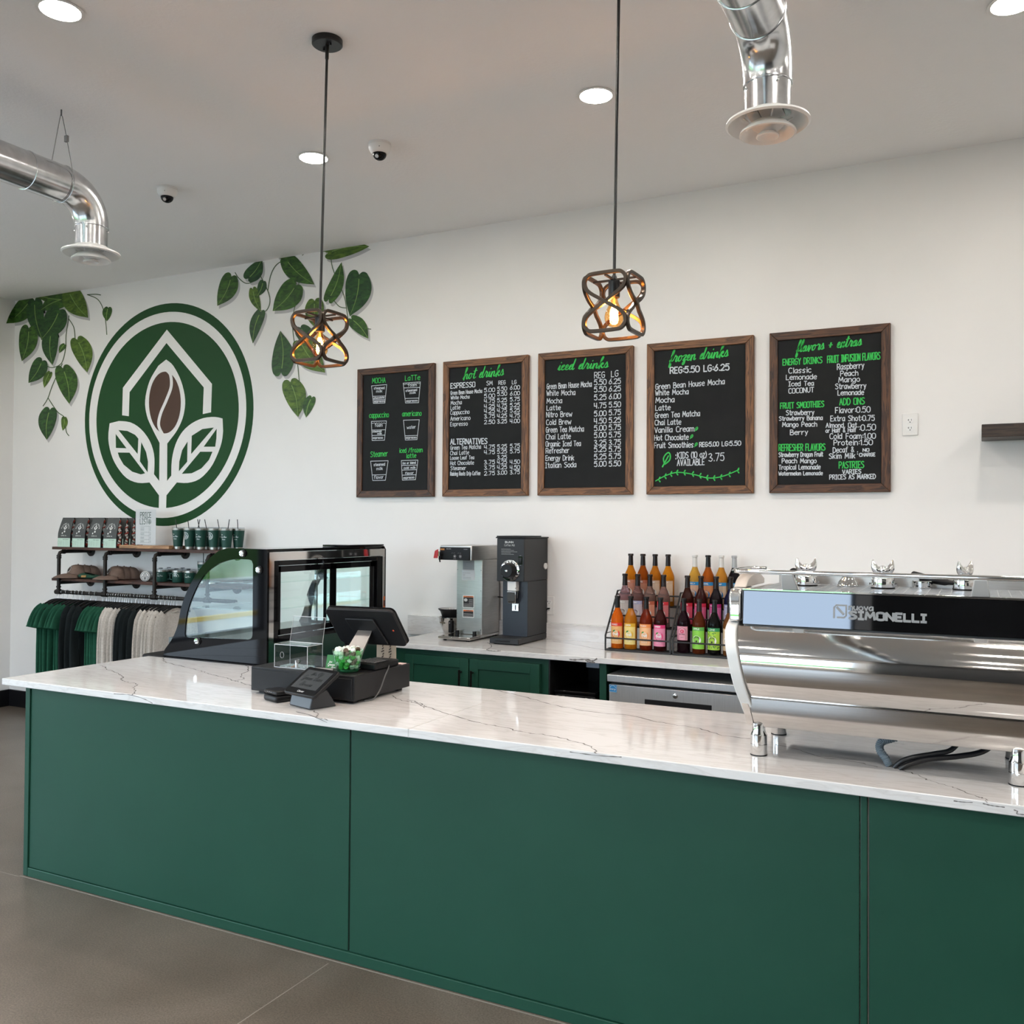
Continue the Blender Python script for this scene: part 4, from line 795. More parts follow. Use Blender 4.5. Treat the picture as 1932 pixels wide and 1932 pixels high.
# tumblers and mugs
enam = mat('dark_green_powder_coat', (.008, .055, .040), .45); lidm = pane('clear_lid', (.85, .87, .88)); straw_m = mat('black_straw', (.01, .01, .01), .4); etch = mat('etched_steel', (.62, .63, .63), .3, .7)
def wrap(r0, r1, h, c):   # 2D -> tapered cylinder facing -y
    def fn(s, z): r = r0+(r1-r0)*z/h+.0008; a = s/r; return Vector((c[0]+r*math.sin(a), c[1]-r*math.cos(a), c[2]+z))
    return fn
def tumbler(loc, label, logo_, rz, straw):
    t = thing('tumbler', label, 'tumbler', loc, 'green steel tumblers on the top board'); X, Y, Z = loc
    obj('cup', MB().lathe([(.0001, .021), (.0335, .021), (.046, .148), (.0001, .148)], loc, 28), enam, t, smooth=30)
    obj('steel_base', MB().lathe([(.0001, 0), (.0295, 0), (.032, .003), (.0330, .0205), (.0001, .0205)], loc, 28), steel, t, smooth=30)
    obj('steel_rim', MB().lathe([(.0458, .1485), (.0475, .162), (.044, .162), (.043, .150)], loc, 28), steel, t, smooth=30)
    obj('lid', MB().lathe([(.0001, .163), (.046, .163), (.0475, .168), (.044, .172), (.0001, .172)], loc, 28), lidm, t, smooth=30)
    F = wrap(.0335, .046, .127, (X, Y, Z+.021)); pr = MB()
    if logo_: emblem(pr, F, 0, .085, .027, .0032)
    else: put_text(pr, 'the', F, -.02, .092, -.008, .008, .0014); put_text(pr, 'Green Bean', F, -.028, .074, .022, .013, .0011, True); put_text(pr, 'House', F, -.016, .056, .010, .012, .0010, True)
    obj('etched_logo', pr, etch, t)
    if straw: obj('straw', MB().bar((X+straw*-.25, Y, Z+.06), (X+straw, Y+.004, Z+.232), .0030, 8), straw_m, t)
    t.rotation_euler = (0, 0, rz); return t
tx = lambda u, y: ony(u, 1030, y).x
for i, (u, y, lg, st, lb) in enumerate(((335.9, -.215, 0, -.028, 'leftmost of the front tumblers'), (357.8, -.215, 1, -.030, 'second front tumbler'), (379.2, -.215, 0, -.034, 'third front tumbler'), (403.5, -.215, 1, 0, 'fourth front tumbler'), (427.2, -.215, 0, .020, 'rightmost front tumbler'),
        (449.5, -.13, 0, -.012, 'back tumbler at the right end'), (369.5, -.10, 0, .030, 'back tumbler between the second and third'), (392.5, -.10, 0, -.034, 'back tumbler between the third and fourth'), (416, -.10, 0, -.03, 'back tumbler between the fourth and fifth'))):
    tumbler((tx(u, y), y, 1.4595), 'green steel %s with black straw, top board' % lb if st else 'dark green steel %s with emblem, on the top board' % lb, lg, -.1 if lg else .25, st)
def mug(loc, label, logo_, hs, h=.098, straw=0):
    t = thing('mug', label, 'mug', loc, 'green steel mugs on the lower board'); X, Y, Z = loc
    obj('cup', MB().lathe([(.0001, .002), (.040, .002), (.0435, .008), (.0455, h-.018), (.0001, h-.018)], loc, 28), enam, t, smooth=30)
    obj('steel_rim', MB().lathe([(.0453, h-.0175), (.046, h-.004), (.043, h-.004), (.042, h-.016)], loc, 28), steel, t, smooth=30)
    obj('lid', MB().lathe([(.0001, h-.003), (.0455, h-.003), (.047, h+.002), (.040, h+.007), (.0001, h+.007)], loc, 28), lidm, t, smooth=30); obj('lid_tab', MB().box(X-.012, X+.012, Y-.035, Y-.015, Z+h+.0072, Z+h+.012), black_pl, t)
    if hs: obj('handle', MB().tube([(X+hs*.043, Y, Z+h-.03), (X+hs*.066, Y, Z+h-.03), (X+hs*.068, Y, Z+h-.036), (X+hs*.068, Y, Z+.030), (X+hs*.064, Y, Z+.023), (X+hs*.042, Y, Z+.022)], .005, 8), enam, t)
    F = wrap(.041, .0455, h-.02, (X, Y, Z)); pr = MB()
    if logo_: emblem(pr, F, .003, .046, .027, .0034)
    else: put_text(pr, 'the', F, -.02, .062, -.008, .008, .0014); put_text(pr, 'Green Bean', F, -.026, .044, .026, .013, .0011, True); put_text(pr, 'House', F, -.014, .024, .014, .012, .0010, True)
    obj('etched_logo', pr, etch, t); t.rotation_euler = (0, 0, .25)
    if straw: obj('straw', MB().bar((X, Y, Z+.04), (X-.006, Y, Z+.185), .003, 8), straw_m, t)
for u, y, lg, hs, lb in ((306.8, -.205, 0, 1, 'dark green steel mug with script print, leftmost on the lower board'), (336, -.205, 1, -1, 'dark green steel mug with round emblem and left handle'), (359, -.205, 0, 0, 'dark green steel mug beside the display case glass'), (322, -.09, 0, 0, 'dark green mug behind the first and second mugs'), (348, -.09, 0, 0, 'dark green mug behind the emblem mug, right side')):
    mug((ony(u, 1085, y).x, y, 1.2005), lb, lg, hs)
tumbler((ony(384, 1085, -.19).x, -.19, 1.2005), 'dark green tumbler on the lower board seen through the case glass', 0, .2, -.006)
# caps
tan = noisy('tan_cotton', [(.3, (.150, .100, .078)), (.7, (.185, .125, .098))], s=120, rough=.9); patch_w = mat('patch_white', (.7, .7, .68), .7)
def capx(label, loc, rz, full, sc_=1):
    t = thing('baseball_cap', label, 'cap', loc, 'tan caps nested on the lower board'); X, Y, Z = loc
    Rm = .082
    def dome(a, b):
        an = 2*PI*a; el = b*PI/2; r = Rm*math.cos(el)**.75 if b < 1 else 0; return Vector((X+r*math.cos(an)*1.08, Y+r*math.sin(an), Z+.006+.104*math.sin(el)**.95+.010*math.cos(an)*-1*(1-b)))
    obj('crown', MB().grid(dome, 28, 10), tan, t, smooth=180)
    obj('top_button', MB().ball((X, Y, Z+.112), .006, 10, .6), tan, t)
    def brim(a, b):
        s = (2*a-1); an = PI+s*1.15; r = Rm*1.03+b*.100*math.cos(s*1.15); return Vector((X+math.cos(an)*r*1.05, Y+math.sin(an)*r*(1+.05*b), Z+.036-.030*b*b*(1-s*s)-.034*s*s*(.4+.6*b)+.002))
    if full:
        obj('brim', MB().grid(brim, 20, 6), tan, t, smooth=180, solid=.003)
        pm = MB(); F = lambda a, b: (lambda p: p + (p-Vector((X, Y, Z+.03))).normalized()*.0015)(dome(.5+a, b)); pm.poly([F(.052*math.cos(q), .40+.20*math.sin(q)) for q in [2*PI*i/24 for i in range(24)]]); po = obj('round_patch', pm, patch_w, t)
        em = MB(); emblem(em, lambda a, b: (lambda p: p+(p-Vector((X, Y, Z+.03))).normalized()*.0025)(dome(.5+a*.05, .40+b*.19)), 0, 0, .85, .13); obj('patch_print', em, ink, po)
    t.rotation_euler = (0, 0, rz); t.scale = (sc_,)*3
for cx_, cy_, nm_ in ((1.145, -.195, 'left'), (1.615, -.195, 'right')):
    for j in range(3): capx(('tan cap with white round patch at the front of the %s stack' % nm_, 'middle tan cap nested in the %s stack' % nm_, 'rearmost tan cap nested in the %s stack' % nm_)[j], (cx_+.016*j, cy_+.050*j, 1.2015), 1.35-.05*j, j == 0, 1-.045*j)
gm = noisy('green_knit', [(.3, (.008, .050, .028)), (.7, (.012, .066, .038))], scale=(1, 1, 60), s=10, rough=.9, bumps=.3)
t = thing('folded_beanie', 'folded dark green beanie with a tan patch between the cap stacks', 'hat', (1.335, -.235, 1.2005))
bn = MB().grid(lambda a, b: Vector((1.335+.120*math.copysign(abs(math.cos(2*PI*a))**.7, math.cos(2*PI*a))*math.sin(PI*(.06+.88*b))**.5, -.232+.056*math.sin(2*PI*a)*math.sin(PI*(.06+.88*b))**.5, 1.2007+.040*b*(1-.25*math.cos(2*PI*a)))), 28, 10)
obj('knit_body', bn, gm, t, smooth=180); obj('tan_patch', MB().prism([(1.305, -.2890, 1.214), (1.360, -.2890, 1.216), (1.358, -.2860, 1.232), (1.304, -.2860, 1.230)], (0, -.003, 0)), mat('patch_tan', (.34, .19, .06), .6), t)
t = thing('white_roll', 'white round-ended roll with leaf emblem in a clear tub, right of the caps', 'roll', (2.0, -.2, 1.2005))
ax = Matrix.Rotation(PI/2-.05, 3, 'X') ; cR = Vector((1.985, -.245, 1.2405)); rt = Matrix.Rotation(.5, 3, 'Z') @ Matrix.Rotation(PI/2, 3, 'X')
obj('roll_body', MB().lathe([(.0001, 0), (.036, 0), (.039, -.004), (.039, -.085), (.0001, -.085)], cR, 28, rt), white_pl, t, smooth=30)
em = MB(); emblem(em, lambda a, b: cR+rt @ Vector((a, b, .0008)), 0, 0, .031, .0036); obj('printed_emblem', em, ink, t)
obj('clear_tub', MB().lathe([(.0395, -.030), (.0398, -.105), (.0001, -.105)], cR, 28, rt), acryl, t)
# ------------------------------------------------------------------ coffee brewer
RX90 = Matrix.Rotation(PI/2, 3, 'X')
t = thing('coffee_brewer', 'stainless automatic coffee brewer with red handle on the back worktop', 'coffee maker', (4.91, -.2, BZ))
brewer = t; obj('base_tray', MB().box(4.790, 5.022, -.420, -.03, BZ+.010, BZ+.028), steel_h, t, bev=.004)
for x in (4.825, 4.99):
    for y in (-.39, -.06): obj('foot', MB().cyl((x, y, BZ), .011, .0098, 14), black_pl, t)
obj('tower', MB().box(4.833, 5.022, -.262, -.03, BZ+.0285, 1.437), steel, t, bev=.003)
obj('head', MB().box(4.794, 5.024, -.405, -.03, 1.4375, 1.530), steel, t, bev=.004)
obj('control_panel', MB().box(4.795, 5.012, -.412, -.4055, 1.438, 1.519), black_pl, t, bev=.003)
pr = MB(); F = lambda x, z: Vector((x, -.4126, z)); put_text(pr, 'BUNN', F, 4.846, 1.505, 4.876, .006, .0013); put_text(pr, 'AXIOM', F, 4.97, 1.505, 4.997, .004, .0010)
for x in (4.905, 4.945): pr.ribbon([(x+.009*math.cos(2*PI*i/12), 1.462+.009*math.sin(2*PI*i/12)) for i in range(13)], .0013, F); pr.poly([F(x-.004, 1.457), F(x+.004, 1.457), F(x+.0045, 1.466), F(x-.0045, 1.466)])
for x in (4.885, 4.90, 4.93, 4.945): pr.ribbon([(x-.004, 1.4805), (x+.006, 1.4835)], .0008, F)
pr.ribbon([(4.895, 1.446), (4.915, 1.446)], .0012, F); obj('panel_print', pr, mat('print_grey', (.30, .30, .31), .6), t)
obj('amber_mark', MB().box(4.800, 4.829, -.4128, -.4122, 1.499, 1.510), mat('amber_print', (.40, .16, .03), .5), t)
redp = mat('red_plastic', (.42, .012, .016), .35)
tap = obj('tap', MB().bar((4.806, -.4125, 1.478), (4.806, -.440, 1.478), .010, 12).bar((4.806, -.432, 1.486), (4.806, -.432, 1.440), .007, 12).bar((4.806, -.432, 1.44), (4.812, -.436, 1.425), .0045, 8), black_pl, t)
obj('red_handle', MB().prism([(4.800, -.446, 1.506), (4.782, -.452, 1.496), (4.772, -.452, 1.449), (4.796, -.446, 1.449)], (.010, -.006, 0)), redp, tap, bev=.002); obj('tap_collar', MB().bar((4.806, -.4415, 1.492), (4.806, -.4415, 1.462), .006, 10), chrome, tap)
for x0, x1, z0, z1, m_ in ((4.878, 4.962, 1.372, 1.434, mat('decal_grey', (.33, .34, .35), .4)), (4.872, 4.967, 1.305, 1.370, mat('decal_silver', (.62, .66, .68), .4))):
    d = obj('data_plate', MB().box(x0, x1, -.2630, -.2624, z0, z1), m_, t); pr = MB(); F = lambda x, z: Vector((x, -.2636, z)); rn = random.Random(2)
    for k in range(5): pr.ribbon([(x0+.006, z0+.008+.0095*k), (x0+.02+.05*rn.random(), z0+.008+.0095*k)], .0018, F)
    obj('plate_print', pr, grey_ink, d)
org = mat('warning_orange', (.62, .15, .03), .5)
for z0, z1 in ((1.128, 1.208), (1.066, 1.118)):
    d = obj('warning_sticker', MB().box(4.880, 4.962, -.2630, -.2624, z0, z1), paper, t)
    obj('black_panel', MB().box(4.884, 4.958, -.2636, -.2631, z0+.004, z1-.013), ink, d); obj('orange_band', MB().box(4.884, 4.958, -.2636, -.2631, z1-.0125, z1-.004), org, d)
    pr = MB(); F = lambda x, z: Vector((x, -.2641, z)); n_ = int((z1-z0-.022)/.008)
    for k in range(n_): pr.ribbon([(4.926 if k > n_-5 and z0 > 1.1 else 4.888, z0+.009+k*.0075), (4.954, z0+.009+k*.0075)], .0016, F)
    if z0 > 1.1: pr.poly([F(4.889+.013+.013*math.cos(a), z1-.030+.010*math.sin(a)) for a in [2*PI*i/16 for i in range(16)]])
    obj('sticker_text', pr, mat('print_pale', (.55, .55, .54), .6), d); pr = MB(); put_text(pr, 'WARNING', F, 4.905, z1-.0108, 4.95, .005, .0011); obj('band_text', pr, ink, d)
for z in (1.37, 1.24, 1.09, .99):
    for x in (4.840, 5.012): obj('rivet', MB().lathe([(.0001, 0), (.003, 0), (.0022, .0016), (.0001, .0018)], (x, -.2625, z), 10, RX90), chrome, t)
for x in (4.862, 4.988): obj('server_guide', MB().cyl((x, -.30, BZ+.0285), .013, .026, 16), black_pl, t)
# filter baskets left of the brewer, one standing in the other
def basket(name, label, c, prof, m_, liner):
    b = thing(name, label, 'filter basket', c); obj('funnel_wall', MB().lathe(prof, c, 36), m_, b, smooth=50)
    return b
cB = Vector((4.708, -.115, BZ))
b = basket('brew_funnel', 'steel brew funnel with black grip standing left of the brewer', cB, [(.0001, 0), (.045, 0), (.075, .075), (.083, .115), (.090, .115), (.090, .119), (.080, .119), (.071, .077), (.042, .004), (.0001, .004)], steel_h, 0)
obj('grip', MB().box(cB.x+.045, cB.x+.073, cB.y-.118, cB.y-.085, BZ+.025, BZ+.105), black_pl, b, bev=.006); obj('grip_screw', MB().ball((cB.x+.058, cB.y-.119, BZ+.09), .004, 10), chrome, b)
obj('funnel_badge', MB().grid(lambda a, q: Vector((cB.x+.0775*math.cos(-2.6+1.0*a), cB.y+.0775*math.sin(-2.6+1.0*a), BZ+.078+.014*q)), 10, 1), mat('badge_bronze', (.10, .08, .05), .4), b)
cB2 = cB+Vector((0, 0, .085)); b = basket('filter_basket', 'black filter basket lined with white paper, resting in the steel funnel', cB2, [(.0001, 0), (.050, 0), (.075, .072), (.089, .084), (.089, .088), (.078, .088), (.070, .074), (.046, .004), (.0001, .004)], black_pl, 1)
obj('paper_filter', MB().grid(lambda a, q: Vector((cB2.x+(.048+.026*q+.0025*math.sin(40*2*PI*a)*q)*math.cos(2*PI*a), cB2.y+(.048+.026*q+.0025*math.sin(40*2*PI*a)*q)*math.sin(2*PI*a), cB2.z+.006+.082*q)), 160, 4), paper, b, smooth=180)
# ------------------------------------------------------------------ bulk coffee grinder
t = thing('coffee_grinder', 'tall black coffee grinder with chrome dial right of the brewer', 'grinder', (5.27, -.2, BZ))
obj('base_tray', MB().box(5.163, 5.362, -.425, -.012, BZ+.006, BZ+.042), dark_gr, t, bev=.004)
for x in (5.185, 5.34):
    for y in (-.39, -.05): obj('foot', MB().cyl((x, y, BZ), .010, .0058, 12), black_pl, t)
obj('tray_slot', MB().box(5.205, 5.305, -.4262, -.4255, BZ+.018, BZ+.026), black_mt, t)
gb = mat('grinder_blueblack', (.014, .018, .028), .32)
obj('column', MB().box(5.190, 5.362, -.300, -.012, BZ+.0425, 1.3125), dark_gr, t, bev=.003); obj('column_front', MB().box(5.1905, 5.3615, -.3025, -.3002, BZ+.043, 1.312), gb, t)
obj('upper_housing', MB().box(5.174, 5.363, -.355, -.012, 1.313, 1.578), dark_gr, t, bev=.003)
obj('hopper_lid', MB().box(5.168, 5.369, -.361, -.008, 1.5785, 1.586).box(5.172, 5.345, -.357, -.07, 1.5865, 1.5935), black_pl, t, bev=.002)
pr = MB(); F = lambda x, z: Vector((x, -.3556, z)); put_text(pr, 'BUNN', F, 5.232, 1.550, 5.287, .010, .0032); put_text(pr, 'Coffee Mill', F, 5.226, 1.530, 5.296, .012, .0013)
for k in range(5): pr.ribbon([(5.205, 1.512-.008*k), (5.27+.045*((k*7) % 3)/2, 1.512-.008*k)], .0012, F)
pr.ribbon([(5.331, 1.473), (5.342, 1.473)], .001, F); pr.ribbon([(5.331, 1.414), (5.342, 1.414)], .001, F); obj('front_print', pr, mat('print_light', (.50, .50, .50), .6), t)
sw = obj('rocker_switch', MB().box(5.323, 5.350, -.3575, -.3555, 1.418, 1.468), black_gl, t, bev=.001); obj('rocker', MB().prism([(5.327, -.358, 1.422), (5.346, -.358, 1.422), (5.346, -.3625, 1.443), (5.327, -.3625, 1.443)], (0, .004, .018)), black_pl, sw)
DC = Vector((5.268, -.3555, 1.380)); dl = obj('dial_plate', MB().lathe([(.0001, 0), (.066, 0), (.066, .004), (.062, .006), (.0001, .006)], DC, 40, RX90), chrome, t, smooth=30)
pr = MB()
for k in range(9): a = -.6+k*.42; pr.ribbon([(DC.x+.050*math.sin(a), DC.z+.050*math.cos(a)), (DC.x+.058*math.sin(a), DC.z+.058*math.cos(a))], .005, lambda x, z: Vector((x, -.3622, z)))
obj('dial_marks', pr, ink, dl)
obj('dial_knob', MB().lathe([(.0001, .0065), (.050, .0065), (.046, .030), (.042, .052), (.038, .055), (.0001, .055)], DC, 40, RX90), black_pl, t, smooth=30); obj('knob_screw', MB().lathe([(.0001, .0552), (.009, .0552), (.006, .060), (.0001, .061)], DC, 16, RX90), chrome, t)
ch = obj('chute_neck', MB().box(5.243, 5.303, -.345, -.303, 1.255, 1.3125), white_en, t, bev=.002)
obj('chute_mouth', MB().hexa([(5.248, -.345, 1.178), (5.298, -.345, 1.178), (5.302, -.303, 1.195), (5.245, -.303, 1.195), (5.243, -.350, 1.253), (5.303, -.350, 1.253), (5.303, -.303, 1.253), (5.243, -.303, 1.253)]), mirror_st, t, bev=.003)
obj('chute_shade', MB().box(5.247, 5.299, -.3535, -.3505, 1.192, 1.248), mat('chute_brown', (.030, .026, .022), .4), t)
obj('bag_clip', MB().box(5.258, 5.305, -.312, -.304, 1.128, 1.176), steel_h, t, bev=.002); obj('clip_mark', MB().box(5.281, 5.286, -.3135, -.3125, 1.135, 1.165), ink, t); obj('latch', MB().tube([(5.30, -.352, 1.272), (5.318, -.345, 1.278), (5.309, -.34, 1.21)], .0025, 6), chrome, t)
obj('side_knob', MB().lathe([(.0001, 0), (.020, 0), (.020, .008), (.0001, .008)], (5.364, -.055, 1.400), 20, Matrix.Rotation(PI/2, 3, 'Y')), white_pl, t)
obj('power_cord', MB().tube(smoothpts([(5.355, -.016, 1.10), (5.362, -.018, 1.12), (5.372, -.016, 1.125), (5.376, -.0105, 1.125)], 4), .005, 8), black_pl, t)
obj('power_cord', MB().tube(smoothpts([(5.026, -.06, 1.19), (5.07, -.03, 1.17), (5.11, -.025, 1.05), (5.08, -.035, .99), (5.12, -.035, .945)], 5), .004, 8), black_pl, brewer)
# ------------------------------------------------------------------ wire syrup racks and bottles
wire = mat('black_wire', (.012, .012, .013), .45)
TZ = [BZ+.013, BZ+.138, BZ+.255]; TY = [(-.345, -.252), (-.248, -.152), (-.148, -.045)]
def rack(x0, x1, label):
    t = thing('bottle_rack', label, 'rack', ((x0+x1)/2, -.2, BZ), 'black wire bottle racks')
    for x in (x0, x1):
        s = MB().tube([(x, -.348, BZ+.005), (x, -.348, BZ+.088), (x, -.145, BZ+.338), (x, -.045, BZ+.338), (x, -.045, BZ+.005)], .0055, 8, True)
        for (ya, yb), z in zip(TY, TZ): s.bar((x, ya, z-.007), (x, yb, z-.007), .004, 6)
        for z in (.10, .16, .22): s.bar((x, -.348+.08*z/.1*1.02-.0816+.01, BZ+z), (x, -.045, BZ+z), .0022, 6)
        obj('side_frame', s, wire, t)
    for k, ((ya, yb), z) in enumerate(zip(TY, TZ)):
        f = MB()
        for y in (ya+.002, (ya+yb)/2, yb-.002): f.bar((x0, y, z-.004), (x1, y, z-.004), .0035, 6)
        obj('tier', f, wire, t); obj('guard_rail', MB().bar((x0, ya-.003, z+.062), (x1, ya-.003, z+.062), .0048, 8), wire, t)
    obj('base_rail', MB().bar((x0, -.348, BZ+.006), (x1, -.348, BZ+.006), .0058, 8), wire, t)
rack(5.892, 6.283, 'black three-tier wire rack of syrup bottles left of the second rack'); rack(6.299, 6.690, 'black three-tier wire rack of syrup bottles beside the espresso machine')
def lm(c): return mat('label_%.2f_%.2f_%.2f' % c, c, .5)
def liq(c, tr=.55):
    n = 'syrup_%.3f_%.3f_%.3f' % c
    return mat(n, (c[0]*.85, c[1]*.62, c[2]*(.35 if c[0] > 2*c[2] else .8)), .05, trans=tr*.45 if c[2] < .2 else .75, ior=1.2, spec=.4)
BP = [(.0001, 0), (.034, 0), (.0375, .004), (.0375, .165), (.036, .178), (.030, .196), (.021, .216), (.0155, .232), (.0150, .236), (.0001, .236)]
KN = 'mango lemon peach raspberry vanilla coconut almond peppermint caramel toffee hazelnut honey apple lime cinnamon strawberry cherry blackberry blueberry mocha'.split()
def bottle(x, tier, col, label, cap, band, body, kind, tr=.5):
    y = (-.297, -.198, -.097)[tier]; Z = TZ[tier]+.0005
    t = thing('syrup_bottle', label, 'bottle', (x, y, Z), 'syrup bottles on the wire racks')
    obj('glass_body', MB().lathe(BP, (x, y, Z), 24), liq(col, tr), t, smooth=45)
    obj('neck_sleeve', MB().lathe([(.0158, .2365), (.0145, .262), (.0135, .292), (.0001, .292)], (x, y, Z), 18), cap, t, smooth=45); obj('cap', MB().lathe([(.0140, .2925), (.0165, .2935), (.0165, .304), (.015, .306), (.0001, .306)], (x, y, Z), 18), cap, t, smooth=45)
    R = .0378; z0, z1 = .028, .150; W = lambda s, z, k=0: Vector((x+(R+k)*math.sin(s/R), y-(R+k)*math.cos(s/R), Z+z))
    sw_ = .078 if kind != 'cider' else .060
    if kind == 'cider': z0, z1 = .072, .150
    lb = obj('paper_label', MB().grid(lambda a, b: W(-sw_/2-.010+(sw_+.012)*a, z0+(z1-z0-.020)*b), 14, 1), lm(body), t)
    obj('label_band', MB().grid(lambda a, b: W(-sw_/2-.010+(sw_+.012)*a, z1-.020+.020*b), 14, 1), lm(band), lb)
    g = MB(); F1 = lambda s, z: W(s, z, .0007); F2 = lambda s, z: W(s, z, .0014); circ = lambda r, cx, cz, f, n=22: [f(cx+r*math.cos(2*PI*i/n), cz+r*math.sin(2*PI*i/n)) for i in range(n)]
    word = next((q for q in label.split() if q in KN), 'syrup')
    if kind == 'fruit':
        g.poly(circ(.025, .001, .086, F1)); obj('fruit_print', g, lm(band), lb); g = MB(); put_text(g, 'fruit', F2, -.016, .079, .016, .013, .0032); g.ribbon([(-.014, .073), (.015, .073)], .002, F2); g.ribbon(smoothpts([(-.010, .096), (0, .101), (.010, .096)], 4), .0025, F2)
        for k in range(4): g.ribbon([(-.014+.009*k, .044), (-.014+.009*k, .050)], .002, F2)
        obj('white_print', g, paper, lb); obj('leaf_print', MB().poly([F2(a, b) for a, b in smoothpts([(-.018, .098), (-.010, .108), (-.001, .106), (-.008, .098)], 3)]), lm((.03, .22, .03)), lb)
    elif kind == 'cider':
        g.poly(circ(.010, 0, .122, F1)); obj('fruit_print', g, lm((.50, .02, .08)), lb); g = MB(); g.ribbon([(-.022, .076), (-.022, .125)]+smoothpts([(-.020, .132), (0, .143), (.020, .132)], 4)+[(.022, .125), (.022, .076)], .0014, F2); put_text(g, 'NATURAL', F2, -.016, .103, .016, .006, .0012); g.ribbon([(-.008, .088), (.008, .088)], .0015, F2); obj('dark_print', g, ink, lb)
    else:
        cxx = -.006; g.poly(circ(.025, cxx, .078, F1)); obj('round_print', g, paper if kind != 'blue' else lm((.02, .20, .50)), lb); g = MB(); m2 = ink if kind != 'blue' else paper
        for i, c in enumerate('PUREMADE'):
            an = PI*.85-(PI*.7)*(i/7); st, L = glyph(c)
            for q in st: g.ribbon([(cxx+.0190*math.cos(an)+(a/6-.5)*.0048, .078+.0165*math.sin(an)+(b/10-.5)*.0075) for a, b in q], .0011, F2)
        g.ribbon(smoothpts([(cxx-.014, .066), (cxx, .060), (cxx+.014, .066)], 4), .0012, F2); g.poly([F2(cxx+a, .070+b) for a, b in ((-.004, -.004), (.004, -.004), (.005, .006), (-.005, .006))])
        obj('round_text', g, m2, lb)
        if kind == 'dots':
            g = MB(); rn = random.Random(9)
            for k in range(40):
                s_, z_ = -.040+.075*rn.random(), .032+.095*rn.random()
                if math.hypot(s_-cxx, z_-.076) > .027: g.poly(circ(.0028, s_, z_, F1, 8))
            obj('dot_print', g, lm((.02, .13, .04)), lb)
    if kind != 'cider': g = MB(); put_text(g, word.upper()[:9], F2, -.026, z1-.014, .010, .008, .0015); obj('band_text', g, paper, lb)
    t.rotation_euler = (0, 0, .03)
cd = mat('cap_black', (.006, .0055, .0055), .3, spec=.3); cbn = mat('cap_brown', (.012, .006, .005), .3, spec=.3); cw = mat('cap_clear_white', (.62, .61, .58), .35); cgr = mat('cap_grey', (.36, .37, .38), .3)
bxp = lambda u, tier, v: ony(u, v, (-.297, -.198, -.097)[tier]).x
R1f = ((1165, (.62, .16, .015), 'orange mango syrup bottle with red-topped label, front row left of the left rack', cd, (.65, .03, .02), (.72, .42, .16), 'fruit'), (1190, (.48, .22, .02), 'amber lemon syrup bottle with yellow label, front row of the left rack', cd, (.66, .40, .03), (.76, .62, .22), 'fruit'),
       (1219, (.16, .022, .010), 'deep red peach syrup bottle with orange label, front row of the left rack', cd, (.75, .28, .08), (.80, .46, .24), 'fruit'), (1246, (.035, .006, .010), 'dark raspberry syrup bottle with pink label, front row of the left rack', cd, (.62, .03, .16), (.72, .24, .38), 'fruit'))
R1m = ((1179, (.52, .46, .40), 'clear vanilla syrup bottle with pale label, middle row left of the left rack', cbn, (.52, .48, .46), (.58, .53, .50), 'dot'), (1203, (.42, .30, .22), 'pale brown coconut syrup bottle with lilac label, middle row of the left rack', cbn, (.36, .37, .55), (.55, .50, .56), 'dot'), (1226, (.50, .42, .28), 'pale almond syrup bottle with coral label, middle row of the left rack', cbn, (.50, .13, .07), (.66, .30, .20), 'dot'), (1252, (.50, .40, .28), 'pale peppermint syrup bottle with red and pink label, middle row of the left rack', cbn, (.62, .03, .05), (.66, .20, .22), 'dot'))
R1b = ((1190, (.55, .24, .02), 'amber caramel syrup bottle with pinkish label, back row left of the left rack', cbn, (.48, .19, .12), (.46, .21, .15), 'dot'), (1213, (.30, .085, .012), 'brown toffee syrup bottle with rust label, back row of the left rack', cbn, (.30, .09, .05), (.38, .16, .10), 'dot'), (1236, (.46, .20, .025), 'amber hazelnut syrup bottle with beige label, back row of the left rack', cbn, (.50, .36, .26), (.56, .42, .32), 'dot'), (1260.5, (.60, .28, .02), 'golden honey syrup bottle with tan label, back row of the left rack', cbn, (.56, .40, .28), (.60, .46, .34), 'dot'))
R2f = ((1290, (.012, .004, .006), 'dark cider bottle with pink arched label, front row left of the right rack', cd, (.66, .28, .36), (.66, .28, .36), 'cider'), (1319, (.10, .028, .014), 'brown apple syrup bottle with bright green label, front row of the right rack', cbn, (.10, .36, .08), (.22, .55, .06), 'dot'), (1348, (.006, .008, .006), 'dark lime syrup bottle with dotted green label, front row of the right rack', cd, (.02, .24, .08), (.34, .55, .05), 'dots'), (1377, (.18, .09, .04), 'brown cinnamon syrup bottle with tan label, front row next to the espresso machine', cbn, (.50, .33, .20), (.56, .40, .27), 'dot'))
R2m = ((1297, (.035, .008, .010), 'dark strawberry syrup bottle with red-pink label, middle row left of the right rack', cbn, (.50, .01, .04), (.58, .08, .14), 'dot'), (1322.5, (.040, .009, .012), 'dark cherry syrup bottle with pink label, middle row of the right rack', cbn, (.50, .01, .05), (.60, .11, .24), 'dot'), (1351, (.008, .005, .006), 'black blackberry syrup bottle with magenta label, middle row of the right rack', cbn, (.42, .01, .15), (.58, .12, .30), 'dot'), (1378.5, (.010, .014, .045), 'dark blueberry syrup bottle with lilac label, middle row next to the espresso machine', cbn, (.30, .32, .55), (.50, .50, .66), 'dot'))
